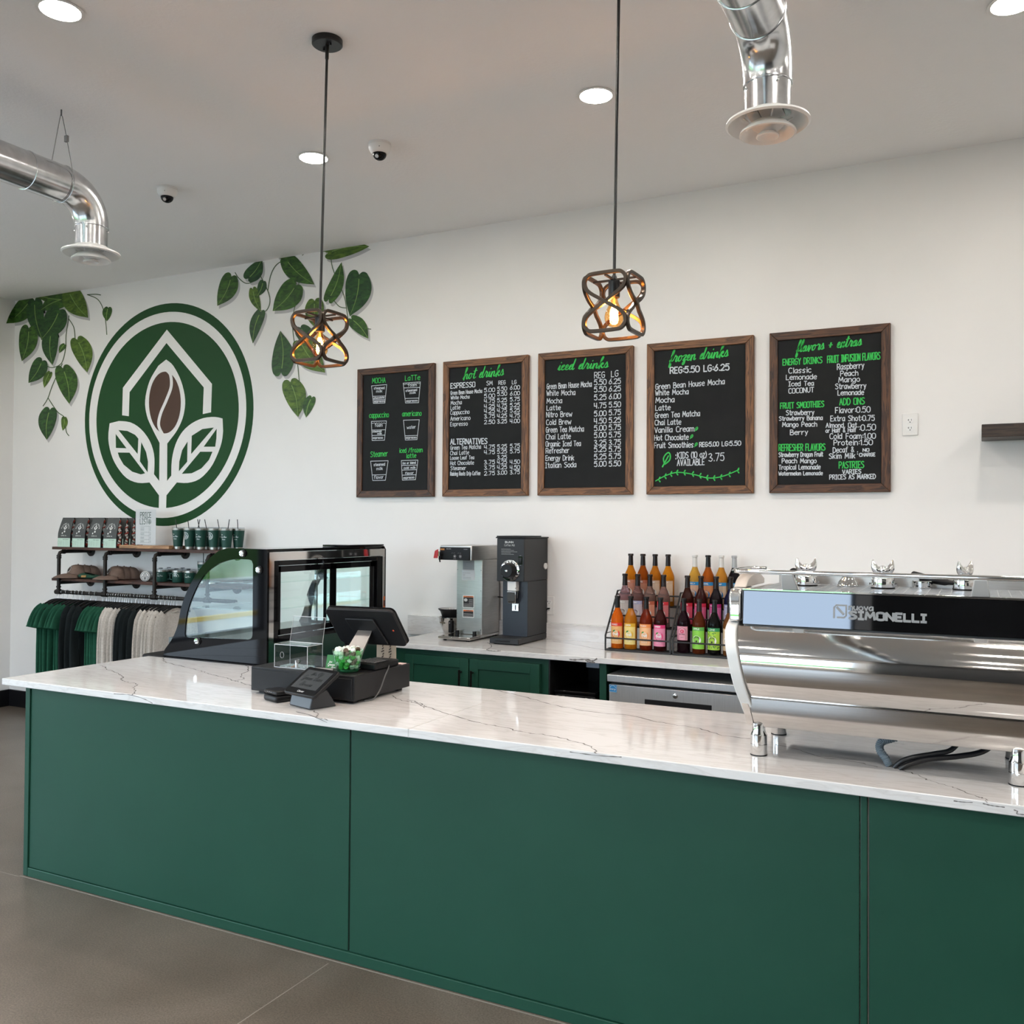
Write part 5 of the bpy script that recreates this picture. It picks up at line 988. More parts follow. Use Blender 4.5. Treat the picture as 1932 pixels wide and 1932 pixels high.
R2b = ((1311, (.62, .46, .12), 'yellow sugar-free vanilla bottle with blue-banded label and white cap', cw, (.02, .25, .55), (.66, .40, .28), 'blue'), (1336, (.36, .11, .015), 'amber sugar-free caramel bottle with blue-banded label and black cap', cd, (.02, .25, .55), (.60, .24, .10), 'blue'), (1361, (.55, .32, .07), 'golden sugar-free hazelnut bottle with blue-banded label and white cap', cw, (.02, .25, .55), (.56, .42, .30), 'blue'), (1385.5, (.008, .009, .010), 'black sugar-free mocha bottle with grey cap behind the espresso machine end', cgr, (.02, .25, .55), (.50, .45, .40), 'blue'))
for tier, rows in ((0, R1f), (1, R1m), (2, R1b), (0, R2f), (1, R2m), (2, R2b)):
    for u, col, lab, cap, band, body, kind in rows: bottle(bxp(u, tier, (1180, 1140, 1090)[tier]), tier, col, lab, cap, band, body, kind)
# ------------------------------------------------------------------ till area on the front counter
dsk = mat('till_black', (.014, .014, .0155), .42, spec=.3)
Y0, Y1, XL, XR = -2.318, -1.905, 4.995, 5.551   # cash drawer, slightly turned
dr = thing('cash_drawer', 'wide black cash drawer carrying the till on the counter', 'cash drawer', ((XL+XR)/2, (Y0+Y1)/2, CZ))
DT = CZ+.118
obj('housing', MB().box(XL, XR, Y0, Y1, CZ+.014, DT), dsk, dr, bev=.003)
obj('drawer_front', MB().box(XL+.012, XR-.012, Y0-.004, Y0-.0005, CZ+.022, DT-.012), dsk, dr, bev=.002)
for x in (XL+.04, XR-.04):
    for y in (Y0+.04, Y1-.04): obj('foot', MB().box(x-.015, x+.015, y-.015, y+.015, CZ, CZ+.0139), black_pl, dr)
# monitor seen from behind
sc = thing('till_monitor', 'black till touchscreen seen from behind on a steel stand', 'monitor', (5.43, -2.06, DT+.0005))
mc = Vector((5.440, -2.080, 1.2115)); wv_ = Vector((.358, .0, .005)); hv = Vector((.006, .120, -.160)); nv = wv_.cross(hv).normalized()
if nv.y > 0: nv = -nv
def scr(a, b, c): return mc+wv_*a+hv*b+nv*c
def rrect(hw_, hh_, r, n=6): 
    out = []
    for cx_, cy_, a0 in ((hw_-r, hh_-r*1.9, 0), (-hw_+r, hh_-r*1.9, PI/2), (-hw_+r, -hh_+r*1.9, PI), (hw_-r, -hh_+r*1.9, 1.5*PI)):
        for i in range(n+1): a = a0+PI/2*i/n; out.append((cx_+r*math.cos(a), cy_+r*1.9*math.sin(a)))
    return out
rr = rrect(.5, .5, .065)
obj('screen_shell', MB().ringprism([scr(a, b, .010) for a, b in rr], [scr(a*.4, b*.4, .010) for a, b in rr], nv*.004).prism([scr(a, b, -.004) for a, b in rr], nv*.013), dsk, sc, bev=.004)
obj('bezel', MB().prism([scr(a*1.005, b*1.01, -.012) for a, b in rr], nv*.0075), black_gl, sc)
obj('rear_boss', MB().prism([scr(a, b, .0145) for a, b in ((-.22, -.30), (.20, -.30), (.25, .42), (-.17, .42))], nv*.012), dsk, sc, bev=.004)
obj('stand_neck', MB().hexa([scr(-.10, .02, .026), scr(.11, .02, .026), scr(.11, .02, .012), scr(-.10, .02, .012)] + [Vector(q) for q in ((5.352, -2.180, DT+.009), (5.452, -2.180, DT+.009), (5.452, -2.160, DT+.009), (5.352, -2.160, DT+.009))]), mat('stand_steel', (.42, .39, .37), .28, 1), sc, bev=.002)
obj('stand_foot', MB().box(5.335, 5.47, -2.195, -2.03, DT+.0006, DT+.008), dsk, sc, bev=.002)
rd = obj('power_button', MB().lathe([(.0001, 0), (.0045, 0), (.0040, .001), (.0001, .001)], scr(.40, .04, .0146), 14, nv.to_track_quat('Z', 'Y').to_matrix()), mat('red_button', (.75, .10, .04), .4), sc)
cr = MB(); cr.prism([scr(-.47, .15, -.030), scr(-.47, .78, -.030), scr(-.515, .78, -.030), scr(-.515, .15, -.030)], nv*.026); obj('card_reader_strip', cr, black_pl, sc, bev=.002)
# clear acrylic tip box with sign holder
tb = thing('tip_box', 'clear acrylic tip box with tall sign holder on the cash drawer', 'box', (5.187, -2.234, DT))
bx0, bx1, by0, by1, z0, z1 = 5.097, 5.278, -2.285, -2.183, DT+.0005, DT+.100
for p in ((bx0, bx1, by0, by0+.003, z0, z1), (bx0, bx1, by1-.003, by1, z0, z1), (bx0, bx0+.003, by0+.0032, by1-.0032, z0, z1), (bx1-.003, bx1, by0+.0032, by1-.0032, z0, z1)): obj('side_wall', MB().box(*p), acryl, tb)
obj('floor_sheet', MB().box(bx0+.0032, bx1-.0032, by0+.0032, by1-.0032, z0, z0+.003), acryl, tb); lidb = obj('lid', MB().box(bx0, bx1, by0, by1, z1+.0002, z1+.0032), acryl, tb)
eg = mat('acrylic_edge', (.75, .78, .80), .2); e = MB()
for x in (bx0, bx1):
    for y in (by0, by1): e.bar((x, y, z0), (x, y, z1), .0012, 5)
for y in (by0, by1): e.bar((bx0, y, z1), (bx1, y, z1), .0014, 5)
for x in (bx0, bx1): e.bar((x, by0, z1), (x, by1, z1), .0014, 5)
for z in (z0+.001,): e.bar((bx0, by0, z), (bx1, by0, z), .0012, 5)
obj('polished_edge', e, eg, tb)
hp = [(5.113, -2.204, z1+.004), (5.294, -2.204, z1+.004), (5.304, -2.196, z1+.117), (5.127, -2.196, z1+.117)]
obj('sign_holder', MB().prism(hp, (0, .003, 0)), acryl, tb); e = MB().tube(hp, .0014, 5, True); obj('holder_edge', e, eg, tb)
lk_ = obj('lock', MB().lathe([(.0001, 0), (.009, 0), (.009, .010), (.0001, .010)], (bx1-.045, by0-.0001, z0+.035), 18, RX90), chrome, tb); obj('lock_tab', MB().box(bx1-.058, bx1-.050, by0-.010, by0-.001, z0+.008, z0+.038), eg, tb)
obj('hasp', MB().ringprism([Vector((5.140+.011*math.cos(2*PI*i/20), by0-.0005, z0+.055+.014*math.sin(2*PI*i/20))) for i in range(20)], [Vector((5.140+.009*math.cos(2*PI*i/20), by0-.0005, z0+.055+.012*math.sin(2*PI*i/20))) for i in range(20)], (0, -.0015, 0)), grey_ink, tb)
cop = mat('coin_copper', (.50, .24, .11), .3, 1); cs_ = mat('coin_silver', (.65, .65, .63), .3, 1)
for k, (x, y) in enumerate(((5.150, -2.262), (5.178, -2.256), (5.206, -2.264), (5.165, -2.225), (5.225, -2.232))):
    tag(obj('coin', MB().cyl((x, y, z0+.0031), .0105, .0016, 20), cop if k % 2 else cs_), ('silver coin at the left inside the clear tip box', 'copper coin at the front middle inside the tip box', 'silver coin at the right front inside the tip box', 'copper coin at the back inside the tip box', 'silver coin at the right back inside the tip box')[k], 'coin', 'coins in the tip box')
# glass of mints
gg = pane('green_tinted_glass', (.80, .93, .84)); GC = Vector((5.452, -2.232, DT+.0005))
t = thing('glass_jar', 'green-tinted flared glass full of wrapped mints on the cash drawer', 'glass', GC)
obj('glass_wall', MB().lathe([(.0001, 0), (.044, 0), (.046, .004), (.050, .020), (.0665, .092), (.0645, .092), (.047, .021), (.0001, .016)], GC, 36), gg, t, smooth=40); obj('thick_base', MB().lathe([(.0001, .001), (.0435, .001), (.047, .014), (.0001, .014)], GC, 36), mat('green_glass_base', (.03, .22, .11), .05, trans=.8, ior=1.5), t)
mg1 = mat('mint_wrap_green', (.045, .42, .06), .3); mw1 = mat('mint_wrap_white', (.78, .85, .78), .3); md = mat('mint_wrap_brown', (.10, .06, .04), .4)
rn = random.Random(11)
def mint(k, pos, m_, lab):
    R = Euler((rn.uniform(-1.2, 1.2), rn.uniform(-1.2, 1.2), rn.uniform(0, 6))).to_matrix()
    o = obj('wrapped_mint', MB().lathe([(.0001, -.006), (.010, -.006), (.0115, 0), (.010, .006), (.0065, .0062), (.0065, .0045), (.0001, .0045)], pos, 10, R), [m_], None, smooth=40); tag(o, lab, 'mint', lab.split(',')[0]); return o
k = 0
for z, r, n_ in ((.024, .036, 9), (.024, .016, 4), (.038, .040, 10), (.038, .018, 4), (.052, .044, 11), (.066, .047, 12), (.066, .022, 6), (.080, .050, 12), (.082, .026, 7), (.094, .044, 9), (.097, .018, 4)):
    for i in range(n_):
        a = 2*PI*i/n_+z*40; ty = rn.random()
        m_, lb = (mg1, 'green wrapped mint in the green glass, one of the green ones') if ty < .42 else ((mw1, 'white wrapped mint in the green glass, one of the white ones') if ty < .8 else (md, 'brown-centred wrapped mint in the green glass, one of the brown ones'))
        if z > .09: m_, lb = (mw1, 'white wrapped mint in the green glass, one of the white ones') if ty < .8 else (md, 'brown-centred wrapped mint in the green glass, one of the brown ones')
        mint(k, GC+Vector((r*math.cos(a), r*math.sin(a), z)), m_, lb); k += 1
# small cards and things around the till
gc = mat('card_green', (.035, .22, .06), .45)
t = thing('gift_card', 'green gift card leaning left of the mint glass', 'card', (5.345, -2.185, DT+.0005)); cp = [Vector(q) for q in ((5.312, -2.205, DT+.001), (5.392, -2.190, DT+.001), (5.388, -2.172, DT+.056), (5.308, -2.187, DT+.056))]
obj('card_body', MB().prism(cp, (0, .0012, 0)), gc, t); Fc = lambda a, b: cp[0]+(cp[1]-cp[0])*a+(cp[3]-cp[0])*b+Vector((0, -.0006, 0)); pr = MB()
put_text(pr, 'the', lambda x, y: Fc(x, y), .18, .42, .34, .13, .018); put_text(pr, 'Green Bean', Fc, .10, .20, .95, .22, .020, True); put_text(pr, 'House', Fc, .32, .03, .68, .13, .016, True); emblem(pr, lambda a, b: Fc(.68+a, .72+b*1.5), 0, 0, .12, .02); obj('card_print', pr, paper, t)
t = thing('card_terminal', 'black payment keypad behind the mint glass on the cash drawer', 'terminal', (5.50, -2.08, DT+.0005))
obj('body', MB().box(5.425, 5.545, -2.165, -1.985, DT+.0006, DT+.030), black_pl, t, bev=.006)
ky = MB()
for i in range(4):
    for j in range(5): ky.box(5.437+i*.026, 5.457+i*.026, -2.155+j*.022, -2.139+j*.022, DT+.0305, DT+.034)
obj('keys', ky, mat('key_grey', (.10, .10, .105), .5), t, bev=.001)
t = thing('tag_card', 'beige card with dark writing standing behind the payment keypad', 'card', (5.46, -1.95, DT+.0005)); obj('card_sheet', MB().box(5.395, 5.500, -1.942, -1.940, DT+.001, DT+.092), mat('card_beige', (.52, .44, .34), .6), t)
pr = MB(); F = lambda x, z: Vector((x, -1.9428, z))
for x in (5.425, 5.465):
    for k2 in range(5): pr.ribbon([(x+.004*math.sin(k2*2.1), DT+.024+.012*k2), (x+.007+.003*math.sin(k2), DT+.030+.012*k2)], .005, F)
obj('card_writing', pr, mat('writing_brown', (.06, .04, .03), .6), t)
tag(obj('paper_slip', MB().box(5.51, 5.546, -1.965, -1.925, DT+.0005, DT+.0035), mat('slip_pink', (.75, .55, .52), .6)), 'small pinkish paper slip at the right rear of the cash drawer', 'paper')
tag(obj('pen', MB().bar((5.292, -2.280, DT+.007), (5.405, -2.268, DT+.007), .0065, 10), mat('pen_grey', (.30, .28, .27), .35)), 'grey pen lying on the cash drawer before the green card', 'pen')
tag(obj('till_cable', MB().tube(smoothpts([(5.535, -2.05, DT+.010), (5.556, -2.08, DT+.004), (5.562, -2.12, CZ+.085), (5.562, -2.155, CZ+.035), (5.560, -2.20, CZ+.006), (5.545, -2.24, CZ+.004)], 6), .0028, 8), mat('cable_grey', (.10, .10, .10), .5)), 'thin grey cable drooping down the right side of the cash drawer', 'cable')
# customer terminal: tilted screen on a wedge foot
t = thing('customer_terminal', 'small tilted black customer screen on a wedge base in front of the drawer', 'terminal', (5.40, -2.43, CZ))
a_, b_, c_, d_ = Vector((5.318, -2.448, CZ)), Vector((5.462, -2.492, CZ)), Vector((5.505, -2.372, CZ)), Vector((5.361, -2.328, CZ))
up = Vector((0, 0, 1)); sh = (d_-a_)
obj('wedge_foot', MB().hexa([a_+up*.0005, b_+up*.0005, c_+up*.0005, d_+up*.0005, a_+up*.060+sh*.12, b_+up*.060+sh*.12, c_-sh*.35+up*.072, d_-sh*.35+up*.072]), mat('terminal_charcoal', (.030, .031, .034), .35), t, bev=.006, seg=3)
TL, TR, BR, BL = Vector((5.341, -2.350, 1.062)), Vector((5.537, -2.397, 1.062)), Vector((5.500, -2.517, .974)), Vector((5.304, -2.470, .974))
cx_ = (TL+TR+BR+BL)/4; U = (TR-TL); V = (TL-BL); Nn = U.cross(V).normalized()
def sp_(a, b, c=0): return cx_+U*a+V*b+Nn*c
if Nn.y > 0: Nn = -Nn
r2 = [(a, b) for a, b in rrect(.5, .5, .06)]
obj('tablet_shell', MB().prism([sp_(a, b, -.016) for a, b in r2], Nn*.016), dsk, t, bev=.005, seg=3); obj('glass_front', MB().prism([sp_(a*.97, b*.96, .0002) for a, b in r2], Nn*.0012), black_gl, t)
obj('display', MB().poly([sp_(a, b, .0019) for a, b in ((-.40, -.30), (.40, -.30), (.40, .38), (-.40, .38))]), mat('screen_grey', (.02, .022, .024), .25, emit=(.10, .115, .125), estr=.16), t)
pr = MB(); F = lambda a, b: sp_(a, b, .0026); put_text(pr, 'The', F, -.20, .20, -.02, .10, .010, True); put_text(pr, 'Green Bean', F, -.32, .02, .30, .17, .012, True); put_text(pr, 'House', F, -.24, -.20, .16, .15, .012, True); emblem(pr, lambda a, b: F(a, b*1.15), .10, .235, .07, .008)
obj('screen_logo', pr, mat('screen_ink', (.012, .014, .016), .3), t); pr = MB(); put_text(pr, 'Clover', F, -.08, -.43, .12, .06, .010); obj('maker_mark', pr, mat('print_grey2', (.45, .45, .46), .5), t)
t = thing('card_device', 'small rounded black card reader left of the customer screen', 'card reader', (5.215, -2.39, CZ))
R4 = Matrix.Translation((5.212, -2.392, CZ)) @ Matrix.Rotation(-.35, 4, 'Z') @ Matrix.Diagonal((1.1, 1.1, 1.15, 1))
obj('lower_shell', MB().box(-.050, .050, -.036, .036, .0005, .024).xf(R4), black_pl, t, bev=.010, seg=3); obj('upper_shell', MB().box(-.049, .049, -.035, .035, .026, .042).xf(R4), black_pl, t, bev=.009, seg=3)
for k in range(3): obj('indicator_light', MB().box(-.020+.014*k, -.016+.014*k, -.0355, -.0345, .034, .036).xf(R4), mat('led_grey', (.4, .4, .4), .4), t)
# ------------------------------------------------------------------ espresso machine, seen from its back
es = thing('espresso_machine', 'large polished steel espresso machine on chrome feet, back towards us', 'espresso machine', (7.57, -2.2, CZ))
ex0, ex1 = 7.135, 8.030; FYE = -2.372
def profile(pts): return [Vector((0, y, z)) for y, z in pts]
def slab(name, pts, x0, x1, m_, bev=.002, sm=40, par=es):
    mb = MB().prism([Vector((x0, y, z)) for y, z in pts], (x1-x0, 0, 0))
    for v in mb.v: k = max(0, 1.333-v.z)*.19; v.x += k if v.x < 7.57 else -k   # the case narrows downwards
    return obj(name, mb, m_, par, bev=bev, smooth=sm)
blk = mat('black_mirror_panel', (.020, .021, .024), .03, coat=1.0, spec=.8)
slab('upper_panel', [(FYE, 1.337), (FYE+.012, 1.447), (FYE+.03, 1.447), (FYE+.03, 1.337)], ex0+.014, ex1-.014, mat('dark_mirror_steel', (.075, .078, .086), .03, 1), .0015)
slab('upper_trim', [(FYE+.008, 1.4475), (FYE+.008, 1.4535), (FYE+.03, 1.4535), (FYE+.03, 1.4475)], ex0+.012, ex1-.012, chrome, .001)
bel = smoothpts([(-2.384, 1.333), (-2.414, 1.298), (-2.432, 1.255), (-2.437, 1.215), (-2.430, 1.170), (-2.412, 1.130), (-2.392, 1.103)], 6)
slab('belly_panel', bel+[(-2.384, 1.106), (-2.404, 1.135), (-2.420, 1.18), (-2.424, 1.215), (-2.418, 1.25), (-2.40, 1.29), (-2.374, 1.330)], ex0+.001, ex1-.001, mirror_st, .0012, 60)
slab('lower_strip', [(-2.392, 1.1000), (-2.3905, 1.078), (-2.387, 1.055), (-2.380, 1.030), (-2.371, 1.008), (-2.356, 1.008), (-2.376, 1.1000)], ex0-.007, ex1+.007, steel_h, .0012); slab('strip_lip', [(-2.397, 1.0998), (-2.397, 1.1030), (-2.378, 1.1030), (-2.378, 1.0998)], ex0-.006, ex1+.006, chrome, 0)
slab('body', [(-2.352, 1.012), (-2.376, 1.10), (-2.380, 1.18), (-2.372, 1.30), (-2.345, 1.335), (-2.34, 1.446), (-1.93, 1.446), (-1.93, 1.02)], ex0+.012, ex1-.012, steel, 0); slab('drip_tray', [(-1.928, 1.012), (-1.928, 1.12), (-1.76, 1.10), (-1.76, 1.012)], ex0+.012, ex1-.012, steel, .003); slab('underside', [(-2.352, 1.006), (-2.352, 1.0115), (-1.76, 1.0115), (-1.76, 1.006)], ex0+.0, ex1-.0, black_mt, 0)
wside = smoothpts([(-2.350, 1.350), (-2.418, 1.318), (-2.450, 1.270), (-2.452, 1.225), (-2.446, 1.170), (-2.424, 1.120), (-2.398, 1.085), (-2.375, 1.050), (-2.340, 1.03)], 4)
for x0 in (ex0-.036, ex1+.002):
    slab('side_panel', wside+[(-1.90, 1.03), (-1.88, 1.30), (-1.95, 1.42), (-2.20, 1.42)], x0, x0+.036, white_en, .003)
    slab('corner_cap', [(-2.384, 1.346), (-2.386, 1.43), (-2.372, 1.452), (-2.20, 1.452), (-2.20, 1.40), (-2.345, 1.346)], x0+.008, x0+.046, chrome, .006)
    slab('lower_cap', [(-2.402, 1.098), (-2.372, 1.010), (-2.30, 1.006), (-2.30, 1.028), (-2.36, 1.048)], x0+.004, x0+.028, mirror_st, .003)
    slab('shoulder_arch', smoothpts([(-2.30, 1.4525), (-2.26, 1.478), (-2.19, 1.492), (-2.08, 1.494)], 4)+[(-2.0, 1.47), (-2.0, 1.4525)], x0+.004, x0+.045, mat('warm_enamel', (.62, .56, .50), .25), .008)
tray = mat('tray_grid', (.30, .33, .37), .3, .6); tr_ = obj('cup_tray', MB().box(ex0+.05, ex1-.05, -2.345, -1.945, 1.4465, 1.4515), tray, es); g = MB()
for i in range(24): x = ex0+.065+i*.033; g.box(x, x+.0022, -2.335, -1.955, 1.4517, 1.4522)
for i in range(7): y = -2.335+i*.062; g.box(ex0+.06, ex1-.06, y, y+.0022, 1.4517, 1.4522)
obj('tray_slots', g, mat('slot_pale', (.55, .57, .58), .4), tr_)
obj('rear_rim', MB().box(ex0+.05, ex1-.05, -1.944, -1.925, 1.4465, 1.485), steel, es)
rp = [(7.185, -2.165, 1.512), (7.150, -2.17, 1.512), (7.130, -2.19, 1.512), (7.122, -2.37, 1.512), (7.128, -2.405, 1.512), (7.155, -2.424, 1.512), (8.12, -2.424, 1.512)]
obj('cup_rail', MB().tube(rp, .0075, 12), chrome, es)
for x in (7.300, 7.845): obj('rail_post', MB().hexa([(x-.026, -2.372, 1.4538), (x+.026, -2.372, 1.4538), (x+.026, -2.350, 1.4538), (x-.026, -2.350, 1.4538), (x-.018, -2.430, 1.506), (x+.018, -2.430, 1.506), (x+.018, -2.412, 1.506), (x-.018, -2.412, 1.506)]), white_en, es, bev=.003)
for x in (7.200, 7.942):
    for y in (-2.362, -2.022):
        f = obj('foot', MB().lathe([(.0001, 0), (.026, 0), (.026, .004), (.0265, .005), (.0265, .036), (.0255, .037), (.0255, .038), (.0265, .039), (.0265, .066), (.0001, .066)], (x, y, CZ), 32), chrome, es, smooth=30)
        obj('foot_ring', MB().lathe([(.0001, .0002), (.0268, .0002), (.0268, .0035), (.0001, .0035)], (x, y, CZ), 32), black_pl, f); obj('foot_socket', MB().lathe([(.0255, .0662), (.021, .080), (.021, .104), (.0001, .104)], (x, y, CZ), 32), chrome, f, smooth=30)
lt = mat('logo_grey', (.27, .275, .28), .4); L_ = MB(); F = lambda x, z: Vector((x, FYE-.0010+(z-1.337)/.11*.012, z))
put_text(L_, 'nuova', F, 7.478, 1.3985, 7.548, .0165, .0040); put_text(L_, 'SIMONELLI', F, 7.480, 1.3715, 7.698, .0215, .0075)
L_.ribbon([(7.434, 1.372), (7.434, 1.404), (7.440, 1.411), (7.470, 1.411), (7.470, 1.380), (7.464, 1.3735), (7.444, 1.3735)], .0055, F); L_.ribbon([(7.443, 1.404), (7.462, 1.384)], .0075, F)
obj('maker_lettering', L_, lt, es)
# portafilters lying spout-up, blind discs, a spare handle
def portaf(x, y, rz, label):
    t = thing('portafilter', label, 'portafilter', (0, 0, 0), 'portafilters on the cup tray'); Z = 0
    obj('basket_ring', MB().lathe([(.030, .0005), (.037, .0005), (.038, .006), (.036, .022), (.0365, .030), (.034, .038), (.022, .046), (.0001, .048)], (0, 0, 0), 32), chrome, t, smooth=30); obj('dark_rim', MB().lathe([(.0305, .0005), (.0385, .0005), (.0385, .0045), (.0305, .0045)], (0, 0, -.0003), 32), hand, t)
    for a in (0, PI): obj('lug', MB().box(-.006, .006, .037, .043, .010, .018).xf(Matrix.Rotation(a+PI/2, 4, 'Z')), chrome, t)
    obj('spout_hub', MB().ball((0, 0, .060), .016, 16, 1.0), chrome, t)
    for s in (-1, 1):
        obj('spout', MB().tube(smoothpts([(s*.002, 0, .056), (s*.014, 0, .058), (s*.023, 0, .066), (s*.029, 0, .080), (s*.031, 0, .096)], 3), [.014, .014, .014, .0145, .0145, .014, .0135, .012, .0105, .008, .0055, .0035, .0012], 12), chrome, t)
    obj('handle', MB().tube([(0, .034, .020), (0, .060, .021), (0, .075, .022), (0, .15, .030), (0, .20, .036), (0, .205, .036)], [.007, .008, .0125, .0145, .017, .010], 14), black_pl, t)
    t.location = (x, y, 1.4525); t.rotation_euler = (0, 0, rz); t['label'] = label; return t
p1 = portaf(7.303, -2.08, .38, 'chrome portafilter with upturned twin spouts, leftmost on the cup tray')
dup(p1, (7.553, -2.09, 1.4525), 'chrome portafilter with upturned twin spouts, middle of the three on the tray', .15); dup(p1, (7.800, -2.03, 1.4525), 'chrome portafilter seen side-on with one spout up, rightmost on the tray', .95)
t = thing('filter_insert', 'chrome domed filter insert between the left and middle portafilters', 'filter', (7.435, -2.03, 1.4525)); obj('dome', MB().lathe([(.0001, .0005), (.036, .0005), (.036, .004), (.034, .007), (.032, .014), (.022, .026), (.018, .034), (.0001, .035)], (7.435, -2.03, 1.4525), 32), chrome, t, smooth=30)
t = thing('blind_disc', 'low chrome disc between the middle and right portafilters', 'filter', (7.669, -1.99, 1.4525)); obj('disc', MB().lathe([(.0001, .0005), (.038, .0005), (.038, .003), (.033, .004), (.033, .022), (.030, .024), (.0001, .024)], (7.669, -1.99, 1.4525), 32), chrome, t, smooth=30)
# hoses below the machine
hs = mat('hose_grey', (.16, .20, .23), .45); path = smoothpts([(7.592, -2.318, CZ+.001), (7.580, -2.312, CZ+.022), (7.562, -2.300, CZ+.045), (7.566, -2.285, CZ+.066), (7.60, -2.262, CZ+.078), (7.65, -2.235, CZ+.096)], 12)
tag(obj('drain_hose', MB().tube(path, [.0115+(.0016 if i % 2 else -.0008) for i in range(len(path))], 12), hs, smooth=20), 'grey corrugated drain hose rising from the counter under the espresso machine', 'hose')
br = mat('braided_black', (.02, .021, .023), .3, .3)
tag(obj('water_line', MB().tube(smoothpts([(7.606, -2.330, CZ+.001), (7.625, -2.332, CZ+.022), (7.66, -2.325, CZ+.038), (7.72, -2.305, CZ+.052), (7.765, -2.29, CZ+.066), (7.80, -2.25, CZ+.105)], 6), .0075, 10), br), 'black water line with grey stripe, upper of the two under the espresso machine', 'hose')
tag(obj('power_line', MB().tube(smoothpts([(7.622, -2.342, CZ+.001), (7.645, -2.340, CZ+.016), (7.70, -2.32, CZ+.036), (7.78, -2.295, CZ+.048), (7.85, -2.27, CZ+.066), (7.90, -2.24, CZ+.106)], 6), .0085, 10), mat('cable_black', (.008, .008, .010), .35)), 'thick black power cable, lower of the two lines under the espresso machine', 'cable')
# ------------------------------------------------------------------ ceiling: downlights, cameras, ducts, pendants
lens = mat('lamp_lens', (1, 1, 1), .5, emit=(1.0, .93, .84), estr=22); trim_w = mat('lamp_trim', (.82, .81, .79), .4)
def downlight(x, y, label):
    t = thing('ceiling_light', label, 'ceiling light', (x, y, H), 'recessed ceiling downlights')
    obj('trim_ring', MB().lathe([(.086, -.001), (.090, -.006), (.076, -.007), (.074, -.001)], (x, y, H), 40), trim_w, t, smooth=60); obj('lens', MB().lathe([(.0001, -.0055), (.075, -.0055)], (x, y, H), 40), lens, t)
    l = bpy.data.lights.new('downlight_beam', 'AREA'); l.shape = 'DISK'; l.size = .15; l.energy = LAMP_W; l.color = (1.0, .95, .885); l.spread = 3.14
    o = bpy.data.objects.new('beam', l); COL.objects.link(o); o.parent = t; o.location = (0, 0, -.009)
    return t
seen = {(4.57, -1.41): 'round lit downlight behind the left pendant rod', (6.24, -1.41): 'round lit downlight left of the right pendant rod', (7.96, -1.41): 'round lit downlight cut by the right picture edge', (4.60, -3.01): 'round lit downlight in the top left corner'}
for i, x in enumerate((1.15, 2.86, 4.57, 6.24, 7.96, 9.66, 11.3)):
    for j, y in enumerate((-1.41, -3.01, -4.65, -6.3, -7.9)):
        if (i, j) == (1, 0): continue
        x2 = 4.61 if (i, j) == (2, 1) else x
        lb = [v for k_, v in seen.items() if abs(k_[0]-x) < .05 and k_[1] == y]
        downlight(x2, y, lb[0] if lb else 'round recessed downlight outside the picture, row %s column %s' % (('nearest the menu wall', 'second', 'third', 'fourth', 'fifth')[j], ('first', 'second', 'third', 'fourth', 'fifth', 'sixth', 'seventh')[i]))
def domecam(x, y, label, aim):
    t = thing('dome_camera', label, 'security camera', (x, y, H), 'dome cameras on the ceiling')
    obj('mount_ring', MB().lathe([(.0001, -.012), (.062, -.012), (.060, -.0005), (.0001, -.0005)], (x, y, H), 36), white_pl, t, smooth=30); obj('housing', MB().lathe([(.0001, -.055), (.040, -.055), (.050, -.046), (.058, -.030), (.060, -.0125), (.0001, -.0125)], (x, y, H), 36), white_pl, t, smooth=30)
    c = obj('dome', MB().lathe([(.037*math.cos(PI/2*i/8)+.00001, -.0555-.034*math.sin(PI/2*i/8)) for i in range(9)], (x, y, H), 28), black_gl, t, smooth=180); obj('lens_barrel', MB().bar((x+aim[0]*.024, y+aim[1]*.024, H-.072), (x+aim[0]*.036, y+aim[1]*.036, H-.080), .010, 12), chrome, c)
    obj('screw', MB().lathe([(.0001, 0), (.003, 0), (.0001, .002)], (x+.030, y-.047, H-.035), 8, RX90), ink, t)
domecam(5.005, -1.40, 'white dome camera on the ceiling right of the left pendant rod', (.2, -1)); domecam(3.475, -1.43, 'white dome camera on the ceiling right of the left duct elbow', (.4, -.9))
